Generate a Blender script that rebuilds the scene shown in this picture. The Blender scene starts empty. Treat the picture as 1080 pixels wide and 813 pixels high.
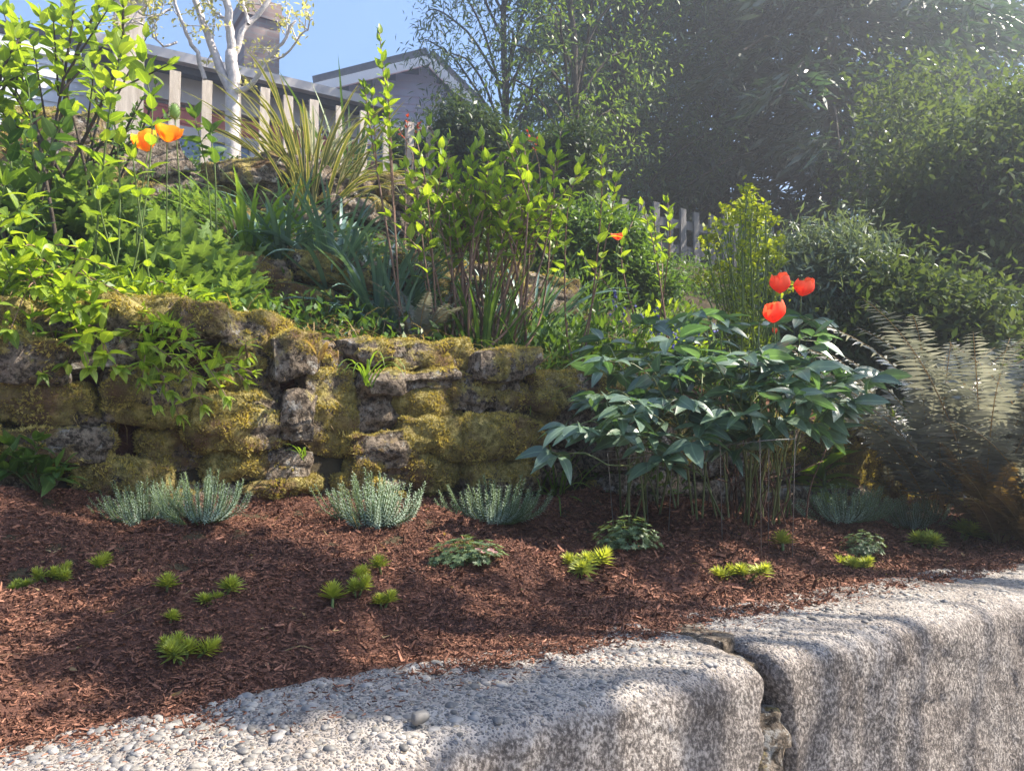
import bpy, math, random
import numpy as np
from mathutils import Vector

# ------------------------------------------------------------------ camera, light, exposure
SC = bpy.context.scene
COL = SC.collection
HAZE = .018
ZC = 1.6                       # eye height above the pavement
F = 831.0                      # focal length in photo pixels (1080 wide)
PITCH = math.radians(2.0)
cd = bpy.data.cameras.new('camera'); cam = bpy.data.objects.new('camera', cd); COL.objects.link(cam)
cd.sensor_width = 36; cd.lens = 36*F/1080; cd.clip_start = .02; cd.clip_end = 2000
cam.location = (0, 0, ZC); cam.rotation_euler = (math.pi/2+PITCH, 0, 0)
SC.camera = cam

SUN_AZ, SUN_EL = math.radians(82), math.radians(49)     # azimuth clockwise from +Y
SUNV = np.array([math.sin(SUN_AZ)*math.cos(SUN_EL), math.cos(SUN_AZ)*math.cos(SUN_EL), math.sin(SUN_EL)])
ld = bpy.data.lights.new('sun', 'SUN'); ld.energy = 5.0; ld.angle = math.radians(.5); ld.color = (1, .91, .77)
sun = bpy.data.objects.new('sun', ld); COL.objects.link(sun)
sun.rotation_euler = Vector(SUNV).to_track_quat('Z', 'Y').to_euler()
W = bpy.data.worlds.new('World'); SC.world = W; W.use_nodes = True
nt = W.node_tree; nt.nodes.clear()
sky = nt.nodes.new('ShaderNodeTexSky'); sky.sky_type = 'NISHITA'; sky.sun_disc = False
sky.sun_elevation = SUN_EL; sky.sun_rotation = SUN_AZ; sky.air_density = 1.0; sky.dust_density = .3; sky.ozone_density = 4.0
bg = nt.nodes.new('ShaderNodeBackground'); bg.inputs[1].default_value = .10
wo = nt.nodes.new('ShaderNodeOutputWorld')
nt.links.new(sky.outputs[0], bg.inputs[0]); nt.links.new(bg.outputs[0], wo.inputs[0])
SC.view_settings.view_transform = 'Standard'; SC.view_settings.look = 'None'
SC.view_settings.exposure = 1.76; SC.view_settings.gamma = 1; SC.view_settings.use_curve_mapping = False
SC.render.engine = 'CYCLES'
cy = SC.cycles
cy.use_denoising = True; cy.use_adaptive_sampling = True; cy.adaptive_threshold = .02
cy.max_bounces = 7; cy.diffuse_bounces = 3; cy.glossy_bounces = 2; cy.transmission_bounces = 4; cy.transparent_max_bounces = 4
cy.volume_bounces = 0; cy.sample_clamp_indirect = 6; cy.caustics_reflective = False; cy.caustics_refractive = False

# ------------------------------------------------------------------ maths helpers
R = np.random.default_rng(7)
def rs(s): 
    global R
    R = np.random.default_rng(s)
def nrm(a): return a/np.maximum(np.linalg.norm(a, axis=-1, keepdims=True), 1e-9)
def ray(px, py):
    tx = (px-540)/F; ty = (406.5-py)/F; c, s = math.cos(PITCH), math.sin(PITCH)
    d = np.array([tx, c-s*ty, s+c*ty]); return d/d[1]
def at(px, py, d): return np.array([0, 0, ZC])+ray(px, py)*d

def _h(ix, iy, iz, seed=0):
    h = (ix*374761393+iy*668265263+iz*2147483647+seed*974634777) & 0xffffffff
    h = ((h ^ (h >> 13))*1274126177) & 0xffffffff
    return ((h ^ (h >> 16)) & 0xffff)/65535.0
def noise(p, seed=0):          # value noise, -1..1, p (n,3)
    p = np.asarray(p, float); i = np.floor(p).astype(np.int64); f = p-i; f = f*f*(3-2*f)
    x, y, z = i[:, 0], i[:, 1], i[:, 2]; r = 0
    for a in (0, 1):
        for b in (0, 1):
            for c in (0, 1):
                w = (f[:, 0] if a else 1-f[:, 0])*(f[:, 1] if b else 1-f[:, 1])*(f[:, 2] if c else 1-f[:, 2])
                r = r+w*_h(x+a, y+b, z+c, seed)
    return r*2-1
def fbm(p, o=4, seed=0, g=.5):
    r = 0; a = 1; p = np.asarray(p, float)
    for k in range(o): r = r+a*noise(p*2**k, seed+k); a *= g
    return r

# ------------------------------------------------------------------ mesh builder
class MB:
    def __init__(s): s.V = []; s.A = []; s.Q = []; s.T = []; s.MQ = []; s.MT = []; s.n = 0
    def add(s, V, Q=None, T=None, A=None, m=0):
        V = np.asarray(V, float).reshape(-1, 3)
        if A is None: A = np.zeros((len(V), 3)); A[:, 2] = .5
        s.V.append(V); s.A.append(A)
        if Q is not None and len(Q):
            Q = np.asarray(Q, np.int64)+s.n; s.Q.append(Q); s.MQ.append(np.full(len(Q), m))
        if T is not None and len(T):
            T = np.asarray(T, np.int64)+s.n; s.T.append(T); s.MT.append(np.full(len(T), m))
        s.n += len(V)
    def mesh(s, name, mats, smooth=True):
        V = np.concatenate(s.V); A = np.concatenate(s.A)
        Q = np.concatenate(s.Q) if s.Q else np.zeros((0, 4), np.int64)
        T = np.concatenate(s.T) if s.T else np.zeros((0, 3), np.int64)
        mi = np.concatenate([x for x in s.MQ]+[x for x in s.MT])
        me = bpy.data.meshes.new(name); me.vertices.add(len(V)); me.vertices.foreach_set('co', V.astype(np.float32).ravel())
        nl = len(Q)*4+len(T)*3; me.loops.add(nl); me.loops.foreach_set('vertex_index', np.concatenate([Q.ravel(), T.ravel()]).astype(np.int32))
        npoly = len(Q)+len(T); me.polygons.add(npoly)
        st = np.concatenate([np.arange(len(Q))*4, len(Q)*4+np.arange(len(T))*3]).astype(np.int32)
        me.polygons.foreach_set('loop_start', st)
        me.polygons.foreach_set('material_index', mi.astype(np.int32))
        me.polygons.foreach_set('use_smooth', np.full(npoly, smooth))
        at_ = me.attributes.new('la', 'FLOAT_VECTOR', 'POINT'); at_.data.foreach_set('vector', A.astype(np.float32).ravel())
        for m in (mats if isinstance(mats, (list, tuple)) else [mats]): me.materials.append(m)
        me.update(calc_edges=True); return me
    def build(s, name, mats, parent=None, smooth=True, loc=None):
        me = s.mesh(name, mats, smooth)
        o = bpy.data.objects.new(name, me); COL.objects.link(o)
        if loc is not None:   # vertices were given in world space: move the origin
            me.transform(__import__('mathutils').Matrix.Translation(-Vector(loc))); o.location = loc
        if parent is not None:
            o.parent = parent
        return o

def tag(o, label, cat, group=None, kind=None):
    if label: o['label'] = label
    if cat: o['category'] = cat
    if group: o['group'] = group
    if kind: o['kind'] = kind
    return o
def thing(name, label, cat, loc=(0, 0, 0), rz=0, group=None):
    o = bpy.data.objects.new(name, None); COL.objects.link(o); o.location = tuple(loc); o.rotation_euler = (0, 0, rz)
    o.empty_display_size = .05
    return tag(o, label, cat, group)
def kids(o): return [c for c in bpy.data.objects if c.parent == o]
def dup(root, loc, rz=0, sc=1, label=None):
    r = root.copy(); COL.objects.link(r); r.location = tuple(loc); r.rotation_euler = (0, 0, rz); r.scale = (sc, sc, sc)
    if label: r['label'] = label
    for ch in kids(root):
        c = ch.copy(); COL.objects.link(c); c.parent = r
        for g in kids(ch):
            d = g.copy(); COL.objects.link(d); d.parent = c
    return r

def bx(mb, c, s, rz=0, m=0, rnd=.5, bev=0, axes=None):
    c = np.asarray(c, float); hx, hy, hz = np.asarray(s, float)/2
    P = np.array([[x, y, z] for z in (-hz, hz) for y in (-hy, hy) for x in (-hx, hx)])
    if axes is not None: P = P @ np.asarray(axes)
    else:
        ca, sa = math.cos(rz), math.sin(rz); P = P @ np.array([[ca, sa, 0], [-sa, ca, 0], [0, 0, 1]])
    A = np.zeros((8, 3)); A[:, 2] = rnd
    mb.add(P+c, [[0, 2, 3, 1], [4, 5, 7, 6], [0, 1, 5, 4], [2, 6, 7, 3], [0, 4, 6, 2], [1, 3, 7, 5]], A=A, m=m)

def smooth_path(P, n):
    P = np.asarray(P, float)
    if len(P) == 2: return P[0]+(P[1]-P[0])*np.linspace(0, 1, n)[:, None]
    Q = np.vstack([2*P[0]-P[1], P, 2*P[-1]-P[-2]]); out = []
    ts = np.linspace(0, len(P)-1-1e-6, n)
    for t in ts:
        i = int(t); f = t-i; a, b, c, d = Q[i:i+4]
        out.append(.5*((2*b)+(c-a)*f+(2*a-5*b+4*c-d)*f*f+(3*b-a-3*c+d)*f**3))
    return np.array(out)
def tube(mb, P, r, sides=5, m=0, rnd=.5):
    P = np.asarray(P, float); n = len(P); r = np.broadcast_to(np.asarray(r, float), (n,)) if np.ndim(r) < 1 or len(np.atleast_1d(r)) == n else np.linspace(r[0], r[1], n)
    T = nrm(np.gradient(P, axis=0)); ref = np.array([.31, .17, .93]) if abs(T[0, 2]) < .8 else np.array([.95, .2, .1])
    S = nrm(np.cross(T, ref)); B = np.cross(T, S); a = np.arange(sides)*2*math.pi/sides
    V = P[:, None]+(S[:, None]*np.cos(a)[None, :, None]+B[:, None]*np.sin(a)[None, :, None])*r[:, None, None]
    V = V.reshape(-1, 3); A = np.zeros((len(V), 3)); A[:, 0] = np.repeat(np.linspace(0, 1, n), sides); A[:, 2] = rnd
    i = np.arange(n-1)[:, None]*sides; j = np.arange(sides)[None]; k = (j+1) % sides
    Q = np.stack([i+j, i+k, i+k+sides, i+j+sides], -1).reshape(-1, 4)
    mb.add(V, Q, A=A, m=m)
    c = len(V); mb.add(P[-1:]+T[-1:]*r[-1]*.4, A=np.array([[1, 0, rnd]]), T=None)
    mb.T.append(np.array([[mb.n-1-sides+q, mb.n-1-sides+(q+1) % sides, mb.n-1] for q in range(sides)])); mb.MT.append(np.full(sides, m))

# leaf templates: x across, y along, z normal
def prof(kind, y):
    if kind == 'ovate': w = np.sin(math.pi*y**.75)**.9
    elif kind == 'lance': w = np.sin(math.pi*y**.62)
    elif kind == 'obov': w = np.sin(math.pi*y**1.25)**.8
    elif kind == 'strap': w = np.minimum(1, y*6)**.5*np.minimum(1, (1-y)*2.2)**.7
    else: w = np.sin(math.pi*y)
    return np.maximum(w, 0.0)
def tpl(kind='ovate', n=4, W=.4, fold=.2, droop=.25, wav=0, lobes=0):
    ys = np.linspace(0, 1, n+1); w = prof(kind, ys)*W/2; w[0] = .012*W*4; w[-1] = .004
    if lobes: w[1:-1] *= (1+lobes*np.where(np.arange(1, n) % 2, 1, -1))
    V = []; A = []
    for i, y in enumerate(ys):
        zm = -droop*y*y
        for t in (-1, 0, 1):
            V.append([t*w[i], y*(1-.12*droop*y), zm+abs(t)*fold*w[i]+wav*math.sin(i*2.3+t)*w[i]]); A.append([y, t])
    Q = [];
    for i in range(n):
        a = i*3; Q += [[a, a+1, a+4, a+3], [a+1, a+2, a+5, a+4]]
    return np.array(V), np.array(Q), np.array(A)
def quad_tpl(W=.35, fold=.1, droop=.15):
    V = np.array([[0, 0, 0], [W/2, .45, fold*W], [0, 1, -droop], [-W/2, .45, fold*W]]); return V, np.array([[0, 1, 2, 3]]), np.array([[0, 0], [.45, 1], [1, 0], [.45, -1]])
def inst(mb, tp, pos, axis, up, scale, wid=1, rnd=None, m=0):
    V, Q, A = tp; pos = np.atleast_2d(pos); n = len(pos); axis = nrm(np.broadcast_to(axis, (n, 3))); up = np.broadcast_to(up, (n, 3))
    up = nrm(up-axis*(up*axis).sum(-1, keepdims=True)+1e-6); side = np.cross(axis, up)
    scale = np.broadcast_to(scale, (n,)); wid = np.broadcast_to(wid, (n,))
    if rnd is None: rnd = R.random(n)
    V = np.repeat(V[None], n, 0)
    if V.shape[1] > 6: V[..., 2] += R.normal(0, .16, (n, 1))*V[..., 1]**2+R.normal(0, .35, (n, 1))*V[..., 0]*V[..., 1]; V[..., 0] += R.normal(0, .09, (n, 1))*V[..., 1]**2
    P = pos[:, None]+scale[:, None, None]*(V[:, :, 0, None]*wid[:, None, None]*side[:, None]+V[:, :, 1, None]*axis[:, None]+V[:, :, 2, None]*up[:, None])
    k = V.shape[1]; AA = np.zeros((n, k, 3)); AA[:, :, :2] = A[None]; AA[:, :, 2] = np.asarray(rnd)[:, None]
    QQ = (Q[None]+np.arange(n)[:, None, None]*k).reshape(-1, Q.shape[1])
    if Q.shape[1] == 4: mb.add(P.reshape(-1, 3), QQ, A=AA.reshape(-1, 3), m=m)
    else: mb.add(P.reshape(-1, 3), None, QQ, A=AA.reshape(-1, 3), m=m)
def rdir(n, zb=0, zs=1):
    d = R.normal(size=(n, 3)); d[:, 2] = d[:, 2]*zs+zb; return nrm(d)
def blades(mb, base, dirs, L, Wd, bend, m=0, n=7, fold=.25, rnd=None, grav=None, twist=.0):
    """strap leaves rising from base along dirs and arching over"""
    k = len(base); s = np.linspace(0, 1, n+1); L = np.broadcast_to(L, (k,)); Wd = np.broadcast_to(Wd, (k,)); bend = np.broadcast_to(bend, (k,))
    dirs = nrm(dirs); h = dirs.copy(); h[:, 2] = 0; h = nrm(h+1e-4)
    down = np.array([0, 0, -1.])
    a0 = np.arctan2(dirs[:, 2], np.linalg.norm(dirs[:, :2], axis=1))
    P = np.zeros((k, n+1, 3)); P[:, 0] = base; ang = a0.copy(); T = []
    for i in range(n+1):
        ang = a0-bend*(s[i]**1.6)*1.9
        t = h*np.cos(ang)[:, None]+np.array([0, 0, 1])*np.sin(ang)[:, None]; T.append(t)
        if i < n: P[:, i+1] = P[:, i]+t*(L/n)[:, None]
    T = np.array(T).transpose(1, 0, 2)
    side = nrm(np.cross(h, np.array([0, 0, 1.]))); tw = R.normal(0, twist+1e-6, k)
    side = nrm(side*np.cos(tw)[:, None]+np.cross(side, dirs)*np.sin(tw)[:, None])
    nn = np.cross(side[:, None], T)
    w = (np.minimum(1, .55+s*3)*np.maximum(0, 1-s**2.6)**.75)[None]*Wd[:, None]/2
    if rnd is None: rnd = R.random(k)
    V = np.stack([P-side[:, None]*w[..., None]+nn*(w*fold)[..., None], P, P+side[:, None]*w[..., None]+nn*(w*fold)[..., None]], 2)
    A = np.zeros(V.shape); A[..., 0] = s[None, :, None]; A[..., 1] = np.array([-1, 0, 1])[None, None]; A[..., 2] = np.asarray(rnd)[:, None, None]
    q = []
    for i in range(n):
        a = i*3; q += [[a, a+1, a+4, a+3], [a+1, a+2, a+5, a+4]]
    QQ = (np.array(q)[None]+np.arange(k)[:, None, None]*(n+1)*3).reshape(-1, 4)
    mb.add(V.reshape(-1, 3), QQ, A=A.reshape(-1, 3), m=m)

# ------------------------------------------------------------------ materials
def mat(name):
    m = bpy.data.materials.new(name); m.use_nodes = True; m.node_tree.nodes.clear(); return m, m.node_tree
class NT:
    def __init__(s, t): s.t = t
    def n(s, ty, **k):
        x = s.t.nodes.new(ty)
        for a, b in k.items():
            if a.startswith('i_'): x.inputs[int(a[2:]) if a[2:].isdigit() else a[2:].replace('_', ' ')].default_value = b
            else: setattr(x, a, b)
        return x
    def l(s, a, b): s.t.links.new(a, b)
    def math(s, op, a, b=None, c=None, clamp=False):
        x = s.t.nodes.new('ShaderNodeMath'); x.operation = op; x.use_clamp = clamp
        for i, v in enumerate((a, b, c)):
            if v is None: continue
            if isinstance(v, (int, float)): x.inputs[i].default_value = v
            else: s.l(v, x.inputs[i])
        return x.outputs[0]
    def mix(s, f, a, b, mode='MIX'):
        x = s.t.nodes.new('ShaderNodeMix'); x.data_type = 'RGBA'; x.blend_type = mode
        for i, v in ((0, f), (6, a), (7, b)):
            if isinstance(v, (int, float)): x.inputs[i].default_value = v
            elif isinstance(v, tuple): x.inputs[i].default_value = (*v, 1)
            else: s.l(v, x.inputs[i])
        return x.outputs[2]
    def noise(s, sc, det=4, rough=.6, co=None, dist=0):
        x = s.n('ShaderNodeTexNoise'); x.inputs['Scale'].default_value = sc; x.inputs['Detail'].default_value = det; x.inputs['Roughness'].default_value = rough; x.inputs['Distortion'].default_value = dist
        if co is not None: s.l(co, x.inputs['Vector'])
        return x
    def ramp(s, f, stops):
        x = s.n('ShaderNodeValToRGB'); e = x.color_ramp.elements
        while len(e) < len(stops): e.new(.5)
        for i, (p, c) in enumerate(stops): e[i].position = p; e[i].color = (*c, 1) if len(c) == 3 else c
        s.l(f, x.inputs[0]); return x.outputs[0]
def g3(v): return (v, v, v)

def leafmat(name, c1, c2, trans=.4, rough=.42, spec=.45, tcol=None, edge=None, tip=None, vein=.25):
    m, t = mat(name); N = NT(t)
    a = N.n('ShaderNodeAttribute', attribute_name='la'); sp = N.n('ShaderNodeSeparateXYZ'); N.l(a.outputs['Vector'], sp.inputs[0])
    col = N.mix(sp.outputs[2], c1, c2)
    tc = N.n('ShaderNodeTexCoord'); no = N.noise(28, 3, .6, tc.outputs['Object'])
    col = N.mix(N.math('MULTIPLY', no.outputs[0], .5), col, tuple(x*.55 for x in c1))
    ab = N.math('ABSOLUTE', sp.outputs[1])
    if vein:
        v = N.math('SUBTRACT', 1, N.math('MULTIPLY', ab, 7), clamp=True)
        col = N.mix(N.math('MULTIPLY', v, vein), col, tuple(min(1, x*2.2+.02) for x in c2))
    if edge:
        e = N.math('GREATER_THAN', ab, edge[0]); e = N.math('MULTIPLY', e, .85); col = N.mix(e, col, edge[1])
    if tip:
        e = N.math('MULTIPLY', N.math('SUBTRACT', sp.outputs[0], tip[0], clamp=True), 1/(1-tip[0])); col = N.mix(e, col, tip[1])
    p = N.n('ShaderNodeBsdfPrincipled'); N.l(col, p.inputs['Base Color']); p.inputs['Roughness'].default_value = rough; p.inputs['Specular IOR Level'].default_value = spec
    tr = N.n('ShaderNodeBsdfTranslucent')
    tcm = N.mix(1.0, col, tcol or (1.0, .95, .35), 'MULTIPLY')
    br = N.n('ShaderNodeVectorMath', operation='SCALE'); N.l(tcm, br.inputs[0]); br.inputs['Scale'].default_value = 1.7; N.l(br.outputs[0], tr.inputs[0])
    mx = N.n('ShaderNodeMixShader'); mx.inputs[0].default_value = trans; N.l(p.outputs[0], mx.inputs[1]); N.l(tr.outputs[0], mx.inputs[2])
    o = N.n('ShaderNodeOutputMaterial'); N.l(mx.outputs[0], o.inputs[0]); return m
def plain(name, c1, c2=None, scale=20, rough=.7, bump=.2, bscale=None, spec=.3, use_rnd=False, metal=0, stretch=None):
    m, t = mat(name); N = NT(t); tc = N.n('ShaderNodeTexCoord'); co = tc.outputs['Object']
    if stretch:
        mp = N.n('ShaderNodeMapping'); mp.inputs['Scale'].default_value = stretch; N.l(co, mp.inputs[0]); co = mp.outputs[0]
    no = N.noise(scale, 5, .65, co); f = N.ramp(no.outputs[0], [(.3, g3(0)), (.7, g3(1))])
    col = N.mix(f, c1, c2 or c1)
    if use_rnd:
        a = N.n('ShaderNodeAttribute', attribute_name='la'); sp = N.n('ShaderNodeSeparateXYZ'); N.l(a.outputs['Vector'], sp.inputs[0])
        k = N.math('ADD', N.math('MULTIPLY', sp.outputs[2], .9), .5); vm = N.n('ShaderNodeVectorMath', operation='SCALE'); N.l(col, vm.inputs[0]); N.l(k, vm.inputs['Scale']); col = vm.outputs[0]
    p = N.n('ShaderNodeBsdfPrincipled'); N.l(col, p.inputs['Base Color']); p.inputs['Roughness'].default_value = rough; p.inputs['Specular IOR Level'].default_value = spec; p.inputs['Metallic'].default_value = metal
    if bump:
        nb = N.noise(bscale or scale*3, 4, .6, co); b = N.n('ShaderNodeBump'); b.inputs['Strength'].default_value = bump; b.inputs['Distance'].default_value = .01
        N.l(nb.outputs[0], b.inputs['Height']); N.l(b.outputs[0], p.inputs['Normal'])
    o = N.n('ShaderNodeOutputMaterial'); N.l(p.outputs[0], o.inputs[0]); return m

def stone_mat(name, g1, g2, moss1, moss2):
    m, t = mat(name); N = NT(t); tc = N.n('ShaderNodeTexCoord'); co = tc.outputs['Object']; geo = N.n('ShaderNodeNewGeometry'); pos = geo.outputs['Position']
    n1 = N.noise(9, 6, .7, pos); n2 = N.noise(60, 5, .7, pos); vo = N.n('ShaderNodeTexVoronoi'); vo.inputs['Scale'].default_value = 38; N.l(pos, vo.inputs['Vector'])
    col = N.mix(N.ramp(n1.outputs[0], [(.35, g3(0)), (.65, g3(1))]), g1, g2)
    col = N.mix(N.ramp(n2.outputs[0], [(.42, g3(1)), (.55, g3(0))]), col, tuple(x*.35 for x in g1))
    lich = N.ramp(N.noise(22, 5, .75, pos).outputs[0], [(.56, g3(0)), (.62, g3(1))]); col = N.mix(N.math('MULTIPLY', lich, .7), col, (.42, .40, .36))
    a = N.n('ShaderNodeAttribute', attribute_name='la'); sp = N.n('ShaderNodeSeparateXYZ'); N.l(a.outputs['Vector'], sp.inputs[0])
    mk = N.math('ADD', sp.outputs[0], N.math('MULTIPLY', N.math('SUBTRACT', N.noise(30, 5, .7, pos).outputs[0], .5), 1.1))
    mk = N.ramp(mk, [(.42, g3(0)), (.55, g3(1))])
    mc = N.mix(N.ramp(N.noise(45, 4, .7, pos).outputs[0], [(.35, g3(0)), (.68, g3(1))]), moss1, moss2)
    mc = N.mix(N.ramp(N.noise(7, 4, .6, pos).outputs[0], [(.45, g3(0)), (.62, g3(1))]), mc, (.14, .085, .045))
    col = N.mix(mk, col, mc)
    p = N.n('ShaderNodeBsdfPrincipled'); N.l(col, p.inputs['Base Color']); p.inputs['Roughness'].default_value = .92; p.inputs['Specular IOR Level'].default_value = .15
    h = N.math('ADD', n2.outputs[0], N.math('MULTIPLY', N.noise(180, 4, .7, pos).outputs[0], .6))
    h = N.math('ADD', h, N.math('MULTIPLY', N.noise(16, 4, .6, pos).outputs[0], 1.5))
    b = N.n('ShaderNodeBump'); b.inputs['Strength'].default_value = .9; b.inputs['Distance'].default_value = .016; N.l(h, b.inputs['Height']); N.l(b.outputs[0], p.inputs['Normal'])
    o = N.n('ShaderNodeOutputMaterial'); N.l(p.outputs[0], o.inputs[0]); return m

def concrete_mat():
    m, t = mat('exposed aggregate concrete'); N = NT(t); geo = N.n('ShaderNodeNewGeometry'); pos = geo.outputs['Position']
    wn = N.noise(40, 2, .5, pos); wv = N.n('ShaderNodeVectorMath', operation='SCALE'); N.l(wn.outputs['Color'], wv.inputs[0]); wv.inputs['Scale'].default_value = .012
    wp = N.n('ShaderNodeVectorMath', operation='ADD'); N.l(pos, wp.inputs[0]); N.l(wv.outputs[0], wp.inputs[1]); pw = wp.outputs[0]
    def vor(sc):
        v = N.n('ShaderNodeTexVoronoi'); v.inputs['Scale'].default_value = sc; v.inputs['Randomness'].default_value = 1; N.l(pw, v.inputs['Vector']); return v
    v1 = vor(95); v2 = vor(230)
    pebc = lambda v: N.ramp(N.math('FRACT', N.math('MULTIPLY', v.outputs['Color'], 1.0)), [(0, (.07, .075, .09)), (.2, (.17, .17, .18)), (.4, (.10, .10, .12)), (.55, (.25, .23, .21)), (.7, (.33, .31, .29)), (.82, (.21, .17, .13)), (.92, (.40, .34, .26)), (1, (.14, .15, .17))])
    in1 = N.ramp(v1.outputs['Distance'], [(.30, g3(1)), (.46, g3(0))]); in2 = N.ramp(v2.outputs['Distance'], [(.34, g3(1)), (.5, g3(0))])
    fine = N.noise(260, 4, .7, pos)
    cem = N.mix(fine.outputs[0], (.22, .20, .185), (.54, .495, .455))
    top = N.mix(in2, cem, pebc(v2)); sel = N.ramp(N.noise(55, 2, .5, pos).outputs[0], [(.45, g3(0)), (.5, g3(1))])
    top = N.mix(N.math('MULTIPLY', in1, sel), top, pebc(v1))
    # broken cast face: pale scabs over dark pits
    mp = N.n('ShaderNodeMapping'); mp.inputs['Scale'].default_value = (1, 1, .8); N.l(pos, mp.inputs[0])
    pat = N.noise(10, 4, .65, pos); fn = N.noise(150, 5, .7, mp.outputs[0], 0)
    th = N.math('ADD', fn.outputs[0], N.math('MULTIPLY', N.math('SUBTRACT', pat.outputs[0], .5), .22))
    face = N.ramp(th, [(.40, (.09, .078, .072)), (.50, (.20, .175, .16)), (.57, (.42, .38, .35)), (.72, (.58, .53, .49))])
    face = N.mix(N.math('MULTIPLY', N.ramp(N.noise(3.2, 4, .6, pos).outputs[0], [(.45, g3(0)), (.65, g3(1))]), .18), face, (.17, .155, .15))
    sn = N.n('ShaderNodeSeparateXYZ'); N.l(geo.outputs['Normal'], sn.inputs[0])
    fz = N.math('ADD', sn.outputs[2], N.math('MULTIPLY', N.math('SUBTRACT', N.noise(14, 3, .6, pos).outputs[0], .5), .5))
    fk = N.ramp(fz, [(.45, g3(0)), (.8, g3(1))])
    # towards the camera's left the stones lie bare, further along fines cover them
    col = N.mix(fk, face, top)
    pk = N.ramp(N.noise(5, 5, .7, pos).outputs[0], [(.35, (.68, .64, .61)), (.65, (1.0, .98, .95))]); col = N.mix(1.0, col, pk, 'MULTIPLY')
    p = N.n('ShaderNodeBsdfPrincipled'); N.l(col, p.inputs['Base Color']); p.inputs['Roughness'].default_value = .85; p.inputs['Specular IOR Level'].default_value = .25
    h1 = N.math('MULTIPLY', in1, sel); ht = N.math('ADD', N.math('MULTIPLY', h1, .9), N.math('MULTIPLY', in2, .45)); hf = N.math('MULTIPLY', th, 1.6)
    mh = N.n('ShaderNodeMix'); mh.data_type = 'FLOAT'; N.l(fk, mh.inputs[0]); N.l(hf, mh.inputs[2]); N.l(ht, mh.inputs[3])
    h = N.math('ADD', mh.outputs[0], N.math('MULTIPLY', fine.outputs[0], .3))
    b = N.n('ShaderNodeBump'); b.inputs['Strength'].default_value = .8; b.inputs['Distance'].default_value = .006; N.l(h, b.inputs['Height']); N.l(b.outputs[0], p.inputs['Normal'])
    o = N.n('ShaderNodeOutputMaterial'); N.l(p.outputs[0], o.inputs[0]); return m

M_CONC = concrete_mat()
M_PEB = plain('river pebble', (.13, .13, .14), (.30, .27, .23), 30, .55, .1, spec=.4, use_rnd=True)
M_STONE = stone_mat('mossy fieldstone', (.17, .130, .095), (.34, .275, .21), (.12, .10, .034), (.46, .38, .14))
M_MOSS = leafmat('moss tuft', (.21, .175, .055), (.64, .53, .20), .3, .9, .05, vein=0)
M_MULCHG = plain('mulch bed soil', (.07, .035, .027), (.14, .07, .052), 40, .95, .8, 160, .1)
M_CHIP = plain('bark chip', (.085, .037, .025), (.29, .138, .088), 60, .85, .3, 200, .2, use_rnd=True)
M_SOIL = plain('hillside soil', (.035, .027, .018), (.075, .06, .035), 12, .95, .8, 60, .1)
M_PAVE = plain('pavement concrete', (.27, .26, .25), (.36, .35, .33), 8, .9, .3, 90)
M_BARKP = plain('pale lichened bark', (.38, .34, .33), (.62, .57, .56), 30, .8, .5, 60)
M_BARKD = plain('dark bark', (.05, .038, .03), (.10, .08, .06), 20, .9, .8, 60)
M_TWIG = plain('reddish cane bark', (.14, .075, .05), (.26, .16, .11), 40, .6, .3, 120)
M_STEMG = leafmat('green stem', (.11, .16, .05), (.18, .24, .08), .05, .5, .3, vein=0)
M_STEMP = leafmat('peony stem', (.12, .16, .06), (.22, .24, .10), .05, .45, .4, vein=0)
M_DRY = leafmat('dry straw', (.28, .19, .10), (.45, .34, .2), .3, .8, .1, vein=0)
M_WOOD = plain('weathered cedar board', (.36, .30, .25), (.60, .53, .46), 6, .85, .3, 40, stretch=(6, 6, .7))
M_WOODG = plain('silvery cedar board', (.12, .115, .115), (.24, .225, .22), 6, .85, .3, 40, stretch=(6, 6, .7))
# foliage palette
L_LIME = leafmat('young lime leaf', (.16, .27, .035), (.36, .46, .06), .5, .42, .4)
L_HYD = leafmat('fresh green leaf', (.12, .22, .03), (.34, .45, .05), .5, .42, .4)
L_MID = leafmat('mid green leaf', (.055, .12, .028), (.13, .22, .045), .4, .45, .4)
L_FEATH = leafmat('feathery poppy leaf', (.09, .17, .05), (.22, .32, .10), .4, .5, .3)
L_PEONY = leafmat('glossy peony leaf', (.08, .14, .105), (.18, .26, .18), .28, .36, .75, tcol=(.8, 1, .3), vein=.35)
L_IRIS = leafmat('blue green strap leaf', (.08, .16, .13), (.20, .32, .25), .25, .30, .7, vein=.1)
L_GRASS = leafmat('bright grass blade', (.09, .18, .03), (.22, .34, .06), .45, .45, .4, vein=.1)
L_PHOR = leafmat('striped flax leaf', (.07, .10, .035), (.17, .19, .06), .3, .4, .4, edge=(.62, (.42, .37, .19)), vein=.1)
L_GREY = leafmat('grey green needle leaf', (.22, .30, .24), (.50, .60, .48), .2, .7, .15, tcol=(.9, 1, .7), vein=0)
L_SED = leafmat('lime sedum leaf', (.22, .28, .05), (.58, .62, .14), .4, .5, .35, vein=0)
L_CAND = leafmat('cushion leaf', (.09, .15, .07), (.26, .34, .17), .3, .42, .45, vein=0)
L_EUPH = leafmat('chartreuse bract', (.17, .25, .03), (.38, .42, .04), .4, .5, .3, vein=0)
L_FERN = leafmat('sword fern pinna', (.14, .15, .125), (.32, .325, .28), .30, .34, .8, tcol=(1, .95, .75), vein=0)
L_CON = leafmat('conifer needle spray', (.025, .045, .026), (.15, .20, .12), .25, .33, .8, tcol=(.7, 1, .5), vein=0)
L_CONB = leafmat('bluish conifer spray', (.04, .06, .05), (.24, .30, .25), .25, .3, .9, tcol=(.7, 1, .6), vein=0)
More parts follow.
